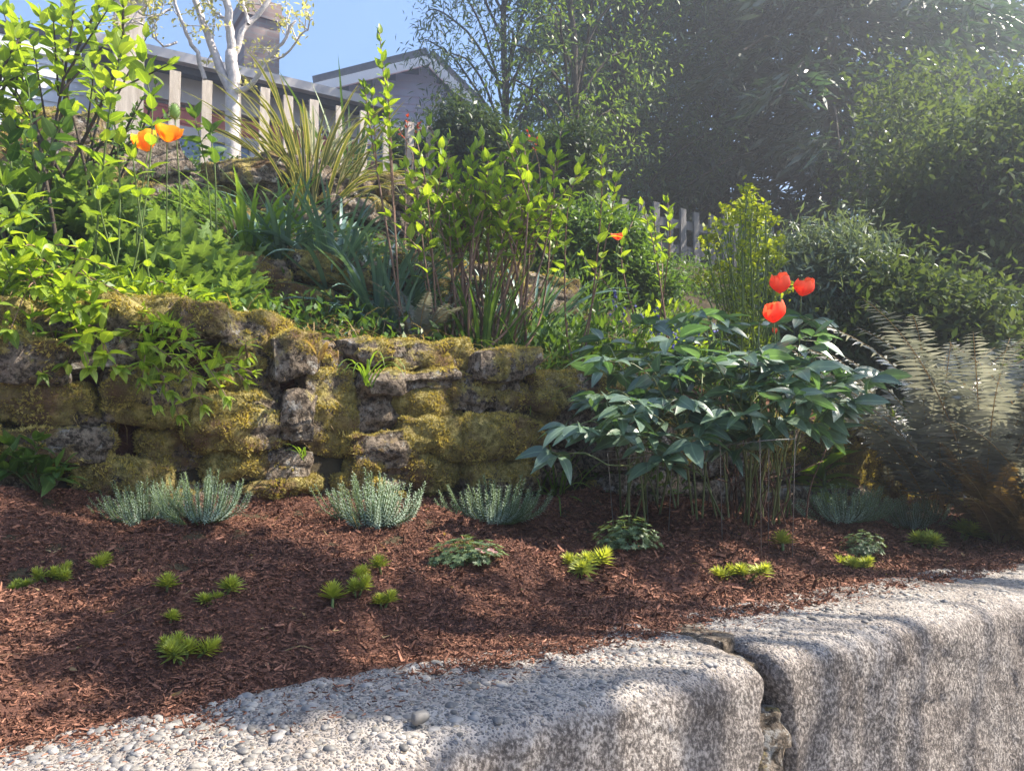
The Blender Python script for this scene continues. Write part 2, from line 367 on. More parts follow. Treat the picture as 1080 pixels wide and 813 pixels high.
L_BIRCH = leafmat('small birch leaf', (.06, .12, .035), (.22, .32, .08), .45, .42, .4, vein=0)
L_HEDGE = leafmat('hedge leaf', (.045, .08, .03), (.12, .16, .065), .38, .65, .15, vein=0)
L_DARK = leafmat('dark shrub leaf', (.03, .06, .025), (.08, .12, .05), .3, .45, .35, vein=0)
L_BLUE = leafmat('silvery shrub leaf', (.09, .14, .10), (.22, .28, .20), .25, .5, .4, vein=0)
L_BLOS = leafmat('creamy bud leaf', (.36, .36, .14), (.66, .63, .38), .4, .6, .2, vein=0)
P_ORANGE = leafmat('orange petal', (.95, .33, .01), (1.0, .50, .03), .45, .5, .2, tcol=(1, .6, .3), vein=0, tip=(.45, (1, .66, .06)))
P_RED = leafmat('scarlet petal', (.78, .045, .02), (.88, .08, .025), .45, .45, .25, tcol=(1, .5, .4), vein=.25, tip=(.5, (1, .24, .10)))
P_BLUE = leafmat('blue bell petal', (.12, .12, .42), (.25, .24, .60), .3, .5, .2, tcol=(.8, .8, 1), vein=0)
P_PINK = leafmat('pink petal', (.60, .30, .32), (.75, .48, .48), .3, .5, .2, vein=0)
P_RLEAF = leafmat('coppery red young leaf', (.32, .06, .03), (.50, .13, .06), .45, .5, .3, tcol=(1, .6, .4), vein=0)

# ------------------------------------------------------------------ terrain
A33 = math.atan2(.55, .84); CA, SA = math.cos(A33), math.sin(A33)
def to_uv(x, y): return CA*x+SA*y, -SA*x+CA*y
def to_xy(u, v): return CA*u-SA*v, SA*u+CA*v
VB = 1.22
def v_r(u): return np.interp(u, [-3, 0, 1.65, 3.35, 7], [2.45, 2.4, 2.36, 2.08, 1.95])
def zb(u): return np.interp(u, [-3, 0, .74, 1.65, 2.4, 3.35, 7], [-.15, -.20, -.24, -.30, -.37, -.44, -.5])
def top1(u): return np.interp(u, [-3, 0, .4, .74, 1.1, 1.65, 2.4, 3.35, 7], [.33, .28, .28, .25, .22, .15, .06, -.06, -.12])
VM, VT, VF = 3.2, 4.0, 5.4
def gz(x, y, fine=True):
    x = np.atleast_1d(np.asarray(x, float)); y = np.atleast_1d(np.asarray(y, float)); u, v = to_uv(x, y); vr = v_r(u)
    t = np.clip((v-VB)/(vr-VB), 0, 1); ze = -.462-.02*np.clip(u-1.3, 0, 6); bed = ze+(zb(u)-ze)*t**.85
    P = np.stack([u, v, u*0], 1); env = np.clip((v-VB)/.15, 0, 1)*np.clip((vr-v)/.1+.4, 0, 1)
    bed = bed+env*(.048*noise(P*3.1+5, 3)+.026*noise(P*8, 4)+.010*noise(P*17, 8)) 
    if fine: bed = bed+.006*noise(P*28, 5)*np.clip((v-VB)/.1, .2, 1)
    # hillside with two more terraces on the left part
    k = np.clip((2.6-u)/.8, 0, 1); T1 = top1(u)
    def lerp(a, b, s): return a+(b-a)*s
    v0 = vr+.12
    lin = lambda vv: T1+(1.45-T1)*np.clip((vv-v0)/(VF-v0), 0, 1)
    nodes = [(v0, T1), (VM-.06, lerp(lin(VM-.06), .33, k)), (VM+.12, lerp(lin(VM+.12), .60, k)), (VT-.06, lerp(lin(VT-.06), .96, k)), (VT+.12, lerp(lin(VT+.12), 1.2, k)), (VF+u*0, 1.45+u*0), (9+u*0, 1.5+u*0), (90+u*0, 2.0+u*0)]
    hz = np.array(T1, float)
    for (va, za), (vb, zb_) in zip(nodes[:-1], nodes[1:]):
        s = np.clip((v-va)/(vb-va), 0, 1); hz = np.where(v >= va, lerp(za, zb_, s), hz)
    hz = hz+.03*noise(P*2.2, 9)+.012*noise(P*9, 10)
    s = np.clip((v-vr-.03)/.09, 0, 1); z = np.where(v < vr+.03, bed, lerp(bed, hz, s))
    z = np.where(v < VB, ze-.013, z)
    return z+ZC
def g1(x, y): return float(gz(x, y)[0])
def onground(px, d):
    x = (px-540)/F*d; return np.array([x, d, g1(x, d)])
def hit(px, py, d0=1.0):
    r = ray(px, py); ds = np.arange(d0, 14, .01); P = np.array([0, 0, ZC])+r*ds[:, None]
    k = np.argmax(P[:, 2] < gz(P[:, 0], P[:, 1])); return P[k]

def sheet(name, us, vs, mt, label=None, kind='structure', zoff=0.):
    U, V_ = np.meshgrid(us, vs, indexing='ij'); x, y = to_xy(U.ravel(), V_.ravel()); z = gz(x, y)+zoff
    n, m_ = U.shape; i = np.arange(n-1)[:, None]*m_+np.arange(m_-1)[None]; Q = np.stack([i, i+m_, i+m_+1, i+1], -1).reshape(-1, 4)
    mb = MB(); mb.add(np.stack([x, y, z], 1), Q); o = mb.build(name, mt); o['kind'] = kind
    if label: o['label'] = label
    return o
sheet('mulch_bed', np.concatenate([np.arange(-1.6, 3.2, .012), np.arange(3.2, 9, .05)]), np.arange(1.16, 2.5, .012), M_MULCHG, 'dark brown mulched planting bed between the concrete wall and the rock wall')
sheet('hillside', np.concatenate([np.linspace(-60, -2, 14), np.arange(-1.9, 8, .06), np.linspace(8.1, 60, 14)]), np.concatenate([np.arange(1.9, 6, .06), np.linspace(6.1, 90, 14)]), M_SOIL, 'planted slope rising behind the rock walls', zoff=-.004)
mb = MB(); x0, y0 = to_xy(0, -120)
ax = np.array([[CA, SA, 0], [-SA, CA, 0], [0, 0, 1]])
g = np.array([[-150, -150, 0], [150, -150, 0], [150, 1.1, 0], [-150, 1.1, 0]], float) @ ax
mb.add(g, [[0, 1, 2, 3]]); o = mb.build('pavement', M_PAVE); o['kind'] = 'structure'; o['label'] = 'pavement at the foot of the concrete wall'

# ------------------------------------------------------------------ concrete retaining wall in two sections
def conc_section(name, label, u0, u1, res, r0, r1, seed, pebbles=0, cover=None):
    prof_ = [(1.30, -.80), (1.30, -.60), (1.295, -.475)]
    prof_ += [(v, -.452-.004*math.sin(v*9)) for v in np.arange(1.285, 1.06, -res)]
    prof_ += [(v, -.453) for v in np.arange(1.058, 1.027, -res)]
    for a in np.linspace(math.pi/2, 0, 12)[1:]: prof_.append((1.022-.054*math.cos(a), -.507+.054*math.sin(a)))
    zz = -.512
    while zz > -1.62:
        prof_.append((.968-.012*(zz+.512)/-1, zz)); zz -= res if zz > -.9 else .05
    pr = np.array(prof_); us = [u0]; 
    while us[-1] < u1-1e-6:
        st = res if us[-1] < 2.2 else res*3
        us.append(min(u1, us[-1]+st))
    us = np.array(us); n = len(us); k = len(pr)
    U = np.repeat(us, k); V_ = np.tile(pr[:, 0], n); Z = np.tile(pr[:, 1], n)
    def shrink(e, r): 
        if r <= 0: return e*0
        e = np.clip(e, 0, r); return r-np.sqrt(np.maximum(r*r-(r-e)**2, 0))
    sk = np.maximum(shrink(U-u0, r0), shrink(u1-U, r1))
    topn = np.clip((Z+.6)/.12, 0, 1)
    V_ = V_+np.where(V_ < 1.2, sk*(1-.3*topn), 0); Z = Z-sk*topn*.8
    P = np.stack([U, V_, Z], 1)
    d = .007*fbm(P*np.array([3, 3, 7])+seed, 3, seed)+.0045*fbm(P*22, 3, seed+9)+.002*noise(P*90, seed+3)
    # ragged break towards the joint
    jag = .02*fbm(np.stack([U*0, V_*3, Z*7], 1)+seed, 3, seed+5)
    nz = np.clip((Z+.51)/.05, 0, 1); nz = nz*nz*(3-2*nz); nv = -(1-nz); 
    V_ = V_+nv*d; Z = Z+nz*d*.8
    U2 = U+np.where(U > u1-.08, jag*(1-(u1-U)/.08), 0) if r1 > 0 else U
    U2 = U2+(np.where(U < u0+.08, jag*(1-(U-u0)/.08), 0) if r0 > 0 else 0)
    Z = Z-.02*np.clip(U-1.3, 0, 6); x, y = to_xy(U2, V_); V3 = np.stack([x, y, Z+ZC], 1)
    i = np.arange(n-1)[:, None]*k+np.arange(k-1)[None]; Q = np.stack([i, i+1, i+k+1, i+k], -1).reshape(-1, 4)
    mb = MB(); mb.add(V3, Q)
    for e, (i0) in ((r0, 0), (r1, (n-1)*k)):        # end caps drawn in to the core of the section
        ring = V3[i0:i0+k]; xx, yy = to_xy(U[i0], 1.16); core = np.array([xx, yy, ZC-1.0]); rings = [ring]
        for s in (.25, .55, 1):
            rr = ring.copy(); c2 = core.copy(); rr[:, :2] = ring[:, :2]*(1-s)+c2[:2]*s; rr[:, 2] = ring[:, 2]*(1-s*.15)+c2[2]*s*.15; rings.append(rr)
        VV = np.concatenate(rings); j = np.arange(len(rings)-1)[:, None]*k+np.arange(k-1)[None]
        mb.add(VV, np.stack([j, j+k, j+k+1, j+1], -1).reshape(-1, 4))
    if pebbles:
        ico = bpy.data.meshes.new('t'); import bmesh
        bm = bmesh.new(); bmesh.ops.create_icosphere(bm, subdivisions=2, radius=1); IV = np.array([v.co[:] for v in bm.verts]); IF = np.array([[v.index for v in f.verts] for f in bm.faces]); bm.free(); bpy.data.meshes.remove(ico)
        for q in range(pebbles):
            u = R.uniform(max(u0, -.75), min(u1-.03, 2.6)); v = R.uniform(1.0, 1.27); s = .0025+.0075*R.random()**3
            if R.random() < .35 and u0 < 0: u = R.uniform(-.5, .35)
            kk = np.argmin((pr[:, 0]-v)**2+(pr[:, 1] < -.5)*9); ui = np.argmin(abs(us-u)); c = V3[ui*k+kk]
            a = R.uniform(0, 6.28); sx, sy, sz = s*R.uniform(.8, 1.5), s, s*R.uniform(.45, .8)
            PV = IV*np.array([sx, sy, sz])*(1+.12*noise(IV*2+q, 2))[:, None]; ca, sa = math.cos(a), math.sin(a); PV = PV @ np.array([[ca, sa, 0], [-sa, ca, 0], [0, 0, 1]])
            AA = np.zeros((len(PV), 3)); AA[:, 2] = R.random(); mb.add(PV+c-np.array([0, 0, sz*.25]), None, IF, A=AA, m=1)
    o = mb.build(name, [M_CONC, M_PEB]); return tag(o, label, 'retaining wall')
rs(11)
conc_section('concrete_wall', 'pebbly grey concrete wall section left of the vertical gap, nearest the viewer', -1.9, 1.185, .0085, 0, .028, 3, 2600)
conc_section('concrete_wall', 'rough grey concrete wall section running away right of the vertical gap', 1.25, 9, .0085, .022, 0, 8, 500)

# ------------------------------------------------------------------ rocks
def cube_grid(n):
    P = []; Q = []; s = np.linspace(-1, 1, n+1); o = 0
    for ax_, sg in ((0, 1), (0, -1), (1, 1), (1, -1), (2, 1), (2, -1)):
        a, b = np.meshgrid(s, s, indexing='ij'); p = np.zeros((n+1, n+1, 3)); i, j = [(1, 2), (2, 0), (0, 1)][ax_]
        p[..., i] = a; p[..., j] = b; p[..., ax_] = sg; P.append(p.reshape(-1, 3))
        k = np.arange(n)[:, None]*(n+1)+np.arange(n)[None]; q = np.stack([k, k+n+1, k+n+2, k+1], -1).reshape(-1, 4)
        if sg < 0: q = q[:, ::-1]
        Q.append(q+o); o += (n+1)**2
    return np.concatenate(P), np.concatenate(Q)
CG = {n: cube_grid(n) for n in (5, 8, 14, 24)}
TUFT = (np.array([[-.25, 0, 0], [.25, 0, 0], [.05, 1, .3], [0, -.25, 0], [0, .25, 0], [.3, .9, .1]])[:, [0, 2, 1]]*np.array([1, 1, 1]), np.array([[0, 1, 2], [3, 4, 5]]), np.zeros((6, 2)))
def tuft_tpl():
    V = np.array([[-.3, 0, 0], [.3, 0, .0], [.1, 1, .35], [0, 0, -.3], [0, 0, .3], [-.25, .9, -.1]], float); return V, np.array([[0, 1, 2], [3, 4, 5]]), np.array([[0, 0], [0, 0], [1, 0]]*2)
TUFT = tuft_tpl()
def rock(c, size, rz, parent, seed, moss=.5, name='stone', n=24, boxy=.62, tilt=0, mt=None, density=34000, label=None):
    P, Q = CG[n]; l = np.linalg.norm(P, axis=1, keepdims=True); S = P/l; B = P*(boxy)+S*(1-boxy)
    rg = np.random.default_rng(seed); off = rg.uniform(-50, 50, 3)
    hs = np.asarray(size)/2; X = B*hs
    X = X*(1+.10*noise(S*1.6+off, 1)[:, None]); N_ = nrm(S*(1/hs)*hs.mean())
    lay = noise(np.stack([X[:, 0]*6, X[:, 1]*6, X[:, 2]*40], 1)+off, 6)
    X = X+N_*((.020 if hs.min() > .03 else .008)*fbm(X*11+off, 4, 2)+.006*lay)[:, None]
    X[:, 2] *= 1
    ct, st = math.cos(tilt), math.sin(tilt); X = X @ np.array([[ct, 0, st], [0, 1, 0], [-st, 0, ct]])
    ca, sa = math.cos(rz), math.sin(rz); RZ = np.array([[ca, sa, 0], [-sa, ca, 0], [0, 0, 1]]); X = X @ RZ
    # normals of the displaced surface
    W_ = X+np.asarray(c)
    fn = nrm(np.cross(W_[Q[:, 2]]-W_[Q[:, 0]], W_[Q[:, 3]]-W_[Q[:, 1]]))
    vn = np.zeros_like(W_); cnt = np.zeros(len(W_))
    for j in range(4): np.add.at(vn, Q[:, j], fn)
    _, iv = np.unique(np.round(S, 4), axis=0, return_inverse=True); iv = iv.ravel(); acc = np.zeros((iv.max()+1, 3)); np.add.at(acc, iv, vn); vn = nrm(acc[iv])
    mk = moss+.11+.55*fbm(W_*7+3, 3, 12)+.28*(vn[:, 2]-.2)
    A = np.zeros((len(X), 3)); A[:, 0] = np.clip(mk, 0, 1); A[:, 2] = rg.random()
    W_ = W_+vn*(np.clip(mk-.4, 0, .4)*.035)[:, None]*(1 if hs.min() > .02 else .3)
    mb = MB(); mb.add(W_, Q, A=A); o = mb.build(name, mt or M_STONE, parent)
    if label: o['label'] = label
    # moss tufts
    if density:
        area = np.linalg.norm(np.cross(W_[Q[:, 2]]-W_[Q[:, 0]], W_[Q[:, 3]]-W_[Q[:, 1]]), axis=1)/2
        w = area*np.clip((A[Q, 0].mean(1)-.42)*4, 0, 1)*(fn @ np.array([.3, -.85, .5]) > -.35)
        k = int(w.sum()*density)
        if k > 30:
            fi = rg.choice(len(Q), k, p=w/w.sum()); a, b = rg.random(k), rg.random(k); q = W_[Q[fi]]
            pos = (q[:, 0]*(1-a)[:, None]+q[:, 1]*a[:, None])*(1-b)[:, None]+(q[:, 3]*(1-a)[:, None]+q[:, 2]*a[:, None])*b[:, None]
            nn = fn[fi]; m2 = MB(); dirs = nrm(nn+.55*rg.normal(size=(k, 3))+np.array([0, 0, .25]))
            clump = fbm(pos*26, 3, 4)
            inst(m2, TUFT, pos-nn*.001, dirs, rg.normal(size=(k, 3)), (.004+.0065*rg.random(k))*(1+.6*clump), 1, np.clip(.45+.6*clump+.12*rg.normal(size=k), 0, 1))
            m2.build('moss', M_MOSS, o)
    return o
def vz_hit(px, py, vplane, batter=0, zref=0):
    r = ray(px, py); # solve v = vplane + batter*(z-zref)
    den = (-SA*r[0]+CA*r[1])-batter*r[2]; vp = vplane
    for _ in range(4):
        d = (vp-batter*zref)/den; x, y = r[0]*d, r[1]*d; u, _v = to_uv(x, y)
        if callable(vplane): vp = vplane(u)
    return np.array([x, y, ZC+r[2]*d]), d
def vplane_of(f):
    return f
def stones(lst, parent, vfun, depth, batter=.12, seed=0, zref=0, moss0=.5, dens=34000):
    for i, e in enumerate(lst):
        px, py, w, h = e[:4]; ms = e[4] if len(e) > 4 else moss0; tl = e[5] if len(e) > 5 else 0; dv = e[6] if len(e) > 6 else 0
        r = ray(px, py); vp = float(vfun(0.5)); 
        for _ in range(8):
            d = (vp+dv+batter*(r[2]*1.0*2.6-zref))/(-SA*r[0]+CA*r[1]); u, _v = to_uv(r[0]*d, r[1]*d); vp = float(vfun(u))
        L = w*d/(F*(CA-SA*r[0])); H = h*d/F
        dp = depth*np.random.default_rng(seed+i).uniform(.85, 1.2); x, y = r[0]*d, r[1]*d; 
        jt = .40+.22*np.random.default_rng(seed*7+i).uniform(-1, 1); c = np.array([x-SA*dp*jt, y+CA*dp*jt, ZC+r[2]*d])
        rock(c, (L*1.01, dp, H*.98), A33+np.random.default_rng(seed+i+99).uniform(-.10, .10), parent, seed*100+i, ms, tilt=tl+np.random.default_rng(seed*9+i).uniform(-.12, .12), density=dens, boxy=np.random.default_rng(seed+i).uniform(.52, .70))
rs(5)
low = thing('rock_wall', 'lowest dry stacked rock wall thick with yellow green moss behind the mulch', 'rock wall', (*to_xy(.7, 2.5), 1.3))
def loc_parent(e):   # children are authored in world space
    return e
def worldize(e):
    from mathutils import Matrix
    bpy.context.view_layer.update()
    inv = Matrix.LocRotScale(e.location, e.rotation_euler, e.scale).inverted()
    for c in kids(e): c.matrix_parent_inverse = inv
LOW = [(455, 376, 92, 30, .62), (397, 370, 62, 26, .25), (346, 384, 52, 27, .62), (338, 361, 42, 15, .5), (528, 386, 72, 26, .12), (432, 402, 104, 24, .22),
 (350, 438, 60, 100, .75), (402, 432, 52, 52, .18), (452, 426, 68, 42, .8), (512, 416, 74, 42, .45), (552, 432, 62, 42, .5), (462, 463, 84, 36, .72), (402, 476, 58, 38, .55),
 (532, 466, 82, 46, .62), (436, 497, 128, 36, .82), (530, 505, 80, 34, .45), (268, 402, 78, 52, .72), (252, 446, 116, 58, .9), (222, 346, 80, 40, .75, -.12), (272, 356, 70, 44, .6, -.22), (304, 492, 52, 32, .15),
 (258, 492, 72, 34, .8), (304, 378, 52, 44, .4), (312, 440, 40, 60, .35), (185, 480, 80, 44, .5), (160, 420, 110, 60, .55), (45, 430, 118, 40, .85), (30, 385, 100, 44, .5), (110, 372, 90, 44, .5),
 (60, 470, 130, 42, .35), (130, 508, 110, 36, .3), (20, 506, 100, 34, .3), (95, 440, 60, 40, .6), (300, 516, 90, 20, .5), (220, 520, 100, 20, .3), (395, 515, 80, 18, .5),
 (-60, 430, 120, 50, .6), (-60, 480, 120, 50, .5), (-60, 380, 120, 50, .5), (-70, 330, 110, 50, .5), (40, 340, 110, 44, .5), (140, 335, 110, 42, .55),
 (600, 412, 70, 40, .35), (604, 450, 84, 42, .4), (600, 492, 80, 44, .3), (668, 432, 80, 44, .3), (672, 474, 86, 44, .4), (680, 514, 90, 38, .2), (745, 446, 84, 40, .4), (750, 484, 90, 42, .3), (760, 520, 92, 34, .2),
 (822, 458, 80, 38, .5), (826, 494, 84, 38, .4), (838, 526, 88, 30, .3), (895, 466, 74, 34, .75), (900, 496, 80, 34, .7), (915, 526, 80, 28, .5), (962, 478, 70, 34, .7), (972, 508, 80, 34, .5), (985, 534, 70, 24, .4), (1030, 490, 70, 36, .5), (1045, 524, 80, 34, .4), (1100, 505, 90, 50, .4)]
stones(LOW, low, lambda u: v_r(u)-.03, .26, .16, 1, zref=-.2)
worldize(low)
mid = thing('rock_wall', 'middle rock wall in deep shade below the blue green strap leaves', 'rock wall', (*to_xy(1, 3.3), 1.9))
MIDL = [(272, 290, 66, 42, .6), (342, 283, 62, 34, .7), (400, 300, 60, 50, .4), (252, 328, 66, 40, .4), (318, 322, 70, 44, .6), (384, 334, 60, 36, .3), (452, 292, 62, 44, .4), (455, 335, 66, 38, .3), (210, 300, 60, 50, .4), (205, 340, 60, 40, .4), (515, 300, 70, 44, .4), (520, 340, 70, 38, .4), (580, 310, 70, 44, .3), (150, 300, 80, 50, .5)]
stones(MIDL, mid, lambda u: VM, .28, .12, 2, zref=.3, dens=14000); worldize(mid)
upp = thing('rock_wall', 'topmost rock wall of pale crusted stones under the picket fence', 'rock wall', (*to_xy(1, 4.1), 2.5))
UPL = [(60, 128, 110, 36, .45), (150, 172, 108, 40, .12, .25), (205, 196, 100, 34, .15, .2), (225, 222, 80, 26, .35), (255, 184, 70, 24, .3, .1), (318, 178, 80, 26, .25), (372, 196, 70, 26, .3), (300, 206, 90, 26, .25), (375, 222, 80, 24, .3), (440, 208, 80, 30, .3), (505, 215, 80, 30, .4), (90, 172, 90, 40, .3), (20, 165, 90, 40, .4), (-50, 150, 90, 50, .4), (150, 215, 80, 40, .4), (320, 230, 90, 24, .3), (445, 238, 80, 26, .3), (565, 225, 70, 30, .4)]
stones(UPL, upp, lambda u: VT, .30, .12, 3, zref=.9, moss0=.3, dens=9000); worldize(upp)
# single stones
gapm = thing('stone_filling', 'rounded stones and crumbling mortar wedged down the vertical gap in the concrete', 'stone filling', (*to_xy(1.215, 1.1), .8))
for i, (uu, vv, zz, s) in enumerate([(1.215, 1.0, -.585, (.085, .07, .07)), (1.215, 1.06, -.50, (.09, .09, .06)), (1.218, 1.13, -.475, (.09, .09, .05)), (1.215, 1.21, -.475, (.09, .10, .05)), (1.215, 1.0, -.64, (.09, .08, .08)), (1.217, .995, -.74, (.08, .07, .09)), (1.212, 1.025, -.70, (.08, .06, .07)), (1.21, 1.035, -.79, (.09, .07, .11)), (1.215, 1.06, -.92, (.09, .08, .13)), (1.215, 1.06, -1.1, (.1, .08, .2)), (1.218, 1.10, -.54, (.07, .09, .05)), (1.215, 1.12, -1.35, (.12, .12, .35)), (1.215, 1.22, -.52, (.1, .1, .07))]):
    x, y = to_xy(uu, vv); rock((x, y, ZC+zz), s, A33+.2*i, gapm, 700+i, .0, n=14, density=0)
worldize(gapm)
def lone(px, py, s, label, seed, name='pebble', z=0):
    p = hit(px, py); o = rock((0, 0, 0), s, seed, None, seed, -.5, name=name, n=8, density=0, mt=M_PEB, boxy=.12); o.location = (p[0], p[1], p[2]+s[2]*.25+z); tag(o, label, 'stone'); return o
lone(497, 673, (.022, .016, .014), 'pale oval pebble lying on the mulch just behind the concrete', 31)
o = lone(442, 753, (.026, .022, .02), 'brown round pebble loose on top of the concrete wall', 32); x, y = to_xy(*to_uv(*at(442, 757, 1.17)[:2])); o.location = (x, y, ZC-.445)

# ------------------------------------------------------------------ bark mulch chips
rs(21)
def scatter_chips(n, u0, u1, size, mb, vmin=1.17):
    u = R.uniform(u0, u1, n); t = R.random(n); v = vmin+(v_r(u)+.02-vmin)*t
    x, y = to_xy(u, v); z = np.maximum(gz(x, y), ZC-.450-.02*np.clip(u-1.3, 0, 6))
    edge = .05*fbm(np.stack([u*4, u*0, u*0], 1), 3, 5)
    keep = v > 1.215+edge-.04*R.random(n)*(R.random(n) < .4); x, y, z = x[keep], y[keep], z[keep]; k = len(x)
    V = np.array([[0, 0, -.06], [.13, .4, .05], [-.12, .45, .07], [.10, .8, -.04], [-.08, 1, .05]]); V = np.array([[-.14, 0, 0], [.16, .05, 0], [.12, 1, .02], [-.1, .9, 0], [0, .1, .17], [.02, .85, .15]])
    Q = np.array([[0, 1, 2, 3], [1, 4, 5, 2], [4, 0, 3, 5]])
    d = rdir(k, 0, .35); s = size*(.35+1.0*R.random(k)**2+1.3*(R.random(k) > .985))
    tone = np.clip(.40+.33*R.normal(size=k)+.8*(R.random(k) > .97), -.1, 1.8)
    inst(mb, (V, Q, np.zeros((6, 2))), np.stack([x, y, z+.001+.003*R.random(k)], 1), d, rdir(k, 1.2), s, 1, tone)
mb = MB(); scatter_chips(240000, -1.2, 1.3, .0096, mb); scatter_chips(110000, 1.1, 3.6, .014, mb); scatter_chips(9000, 3.6, 7, .03, mb)
# crumbs spilled on to the concrete
n = 4200; u = R.uniform(-1, 3.5, n); v = 1.24-.14*R.random(n)**2.2; x, y = to_xy(u, v)
inst(mb, (np.array([[-.14, 0, 0], [.16, .05, 0], [.12, 1, .02], [-.1, .9, 0], [0, .1, .17], [.02, .85, .15]]), np.array([[0, 1, 2, 3], [1, 4, 5, 2], [4, 0, 3, 5]]), np.zeros((6, 2))), np.stack([x, y, np.full(n, ZC-.443)], 1), rdir(n, 0, .15), rdir(n, 2), .003+.008*R.random(n), 1, R.random(n))
tag(mb.build('bark_mulch', M_CHIP, smooth=False), 'reddish brown shredded bark mulch spread over the planting bed', 'mulch', kind='stuff')

# ------------------------------------------------------------------ plant kit
T_OV = tpl('ovate', 5, .46, .25, .22); T_LAN = tpl('lance', 5, .30, .3, .25); T_OV3 = tpl('ovate', 3, .5, .3, .2); T_BROAD = tpl('ovate', 6, .5, .3, .45, wav=.1)
T_PE = tpl('ovate', 6, .44, .22, .30); T_LOBE = tpl('lance', 8, .55, .2, .2, lobes=.45); T_Q = quad_tpl(.4); T_QN = quad_tpl(.2, .1, .1); T_NEED = quad_tpl(.16, .3, .05); T_PIN = tpl('lance', 3, .17, .15, .12)
def leaf_normals(ax, tilt=.35):
    up = np.zeros_like(ax); up[:, 2] = 1; return up+tilt*R.normal(size=ax.shape)
def leafy(S, L, pts, r0, tp, nodes, per, size, start=.3, ang=1.0, tipn=3, tube_sides=5, r1=None, grow=.75, wid=1, n=12, upb=.2, mS=0):
    P = smooth_path(pts, n); tube(S, P, (r0, r1 if r1 is not None else r0*.45), tube_sides, m=mS, rnd=R.random())
    T = nrm(np.gradient(P, axis=0)); pos = []; ax = []; sz = []
    s_ = np.linspace(start, .98, nodes)
    ph = R.uniform(0, 6.28)
    for i, s in enumerate(s_):
        f = s*(n-1); a = int(min(f, n-2)); p = P[a]*(1-(f-a))+P[a+1]*(f-a); t = T[a]
        e1 = nrm(np.cross(t, [.3, .2, .9])); e2 = np.cross(t, e1); k = per if i < nodes-1 else tipn
        ph += math.pi/2 if per == 2 else 2.4
        for j in range(k):
            w = ph+j*2*math.pi/k+R.normal(0, .15); al = ang*(1-.45*(i/nodes)**3)*R.uniform(.8, 1.15)
            if i == nodes-1: al *= .55
            d = t*math.cos(al)+(e1*math.cos(w)+e2*math.sin(w))*math.sin(al)
            pos.append(p); ax.append(d); sz.append(size*(1-(1-grow)*((s-start)/(1-start))**1.5)*R.uniform(.75, 1.15))
    if pos:
        ax = nrm(np.array(ax)+np.array([0, 0, upb])); inst(L, tp, np.array(pos), ax, leaf_normals(ax, .25), np.array(sz), wid)
def mkplant(name, label, cat, base, parts, rz=0, group=None):
    """parts: list of (MB, partname, mats) in world space around base"""
    parts = [p for p in parts if p[0].n]
    e = thing(name, label, cat, base, 0, group)
    for mbx, pn, mt in parts:
        o = mbx.build(pn, mt); o.data.transform(__import__('mathutils').Matrix.Translation(-Vector(base))); o.parent = e
    return e
def cane_plant(name, label, cat, base, tips, r, tp, LM, SM, nodes, per, size, start, spread=.05, ang=1.0, side=0, wid=1, bow=.12, upb=.2, tipn=3, grow=.75):
    S, L = MB(), MB(); base = np.asarray(base, float)
    for tpnt in tips:
        b = base+np.array([R.normal(0, spread), R.normal(0, spread), 0]); b[2] = g1(b[0], b[1])-.01 if spread < 1 else b[2]; t = np.asarray(tpnt, float); md = (b+t)/2+np.array([R.normal(0, bow), R.normal(0, bow), 0])*np.linalg.norm(t-b)
        leafy(S, L, [b, b*.5+md*.5, md*.5+t*.5, t], r*R.uniform(.8, 1.2), tp, nodes, per, size, start, ang, wid=wid, upb=upb, tipn=tipn, grow=grow)
        for q in range(side):
            s0 = R.uniform(.5, .8); p0 = b*(1-s0)+t*s0+(md-(b+t)/2)*(1-abs(2*s0-1)); dd = nrm(t-b)+.6*rdir(1)[0]; p1 = p0+nrm(dd)*np.linalg.norm(t-b)*.28
            leafy(S, L, [p0, p1], r*.5, tp, max(2, nodes//2), per, size*.9, .35, ang, n=5, wid=wid, upb=upb)
    return mkplant(name, label, cat, base, [(S, 'stems', SM), (L, 'foliage', LM)])

# ------------------------------------------------------------------ trees
def grow_tree(S, p, d, L, r, depth, tips, kink=.25, ratio=.72, nb=(2, 3), up=.15, sides=6, m=0, lim=9):
    if math.hypot(p[0], p[1]) > lim: tips.append((p, d)); return
    n = 5; P = [p]; q = p.copy(); dd = d.copy()
    for i in range(n):
        dd = nrm(dd+kink*R.normal(size=3)*.5+np.array([0, 0, up*.3])); q = q+dd*L/n; P.append(q)
    P = np.array(P); tube(S, P, np.linspace(r, r*.62, n+1), sides, m=m, rnd=R.random())
    if depth == 0:
        for i in range(2, n+1): tips.append((P[i], dd))
        return
    for k in range(R.integers(nb[0], nb[1]+1)):
        i = R.integers(2, n+1) if k else n; a = nrm(dd+.85*R.normal(size=3)+np.array([0, 0, up])); grow_tree(S, P[i], a, L*ratio*R.uniform(.8, 1.15), r*.58, depth-1, tips, kink, ratio, nb, up, max(4, sides-1), m, lim)
def crown(L, tips, per, rad, tp, size, zs=.7, droop=.2, wid=1, rnd_sc=.5):
    C = np.array([t[0] for t in tips]); D = np.array([t[1] for t in tips]); n = len(C)*per
    c = np.repeat(C, per, 0)+R.normal(0, rad, (n, 3))*np.array([1, 1, zs]); cl = np.repeat(R.random(len(C)), per)
    ax = nrm(R.normal(size=(n, 3))+np.repeat(D, per, 0)*.5-np.array([0, 0, droop])); inst(L, tp, c, ax, leaf_normals(ax, .6), size*R.uniform(.6, 1.25, n), wid, np.clip(cl*rnd_sc+R.random(n)*(1-rnd_sc), 0, 1))
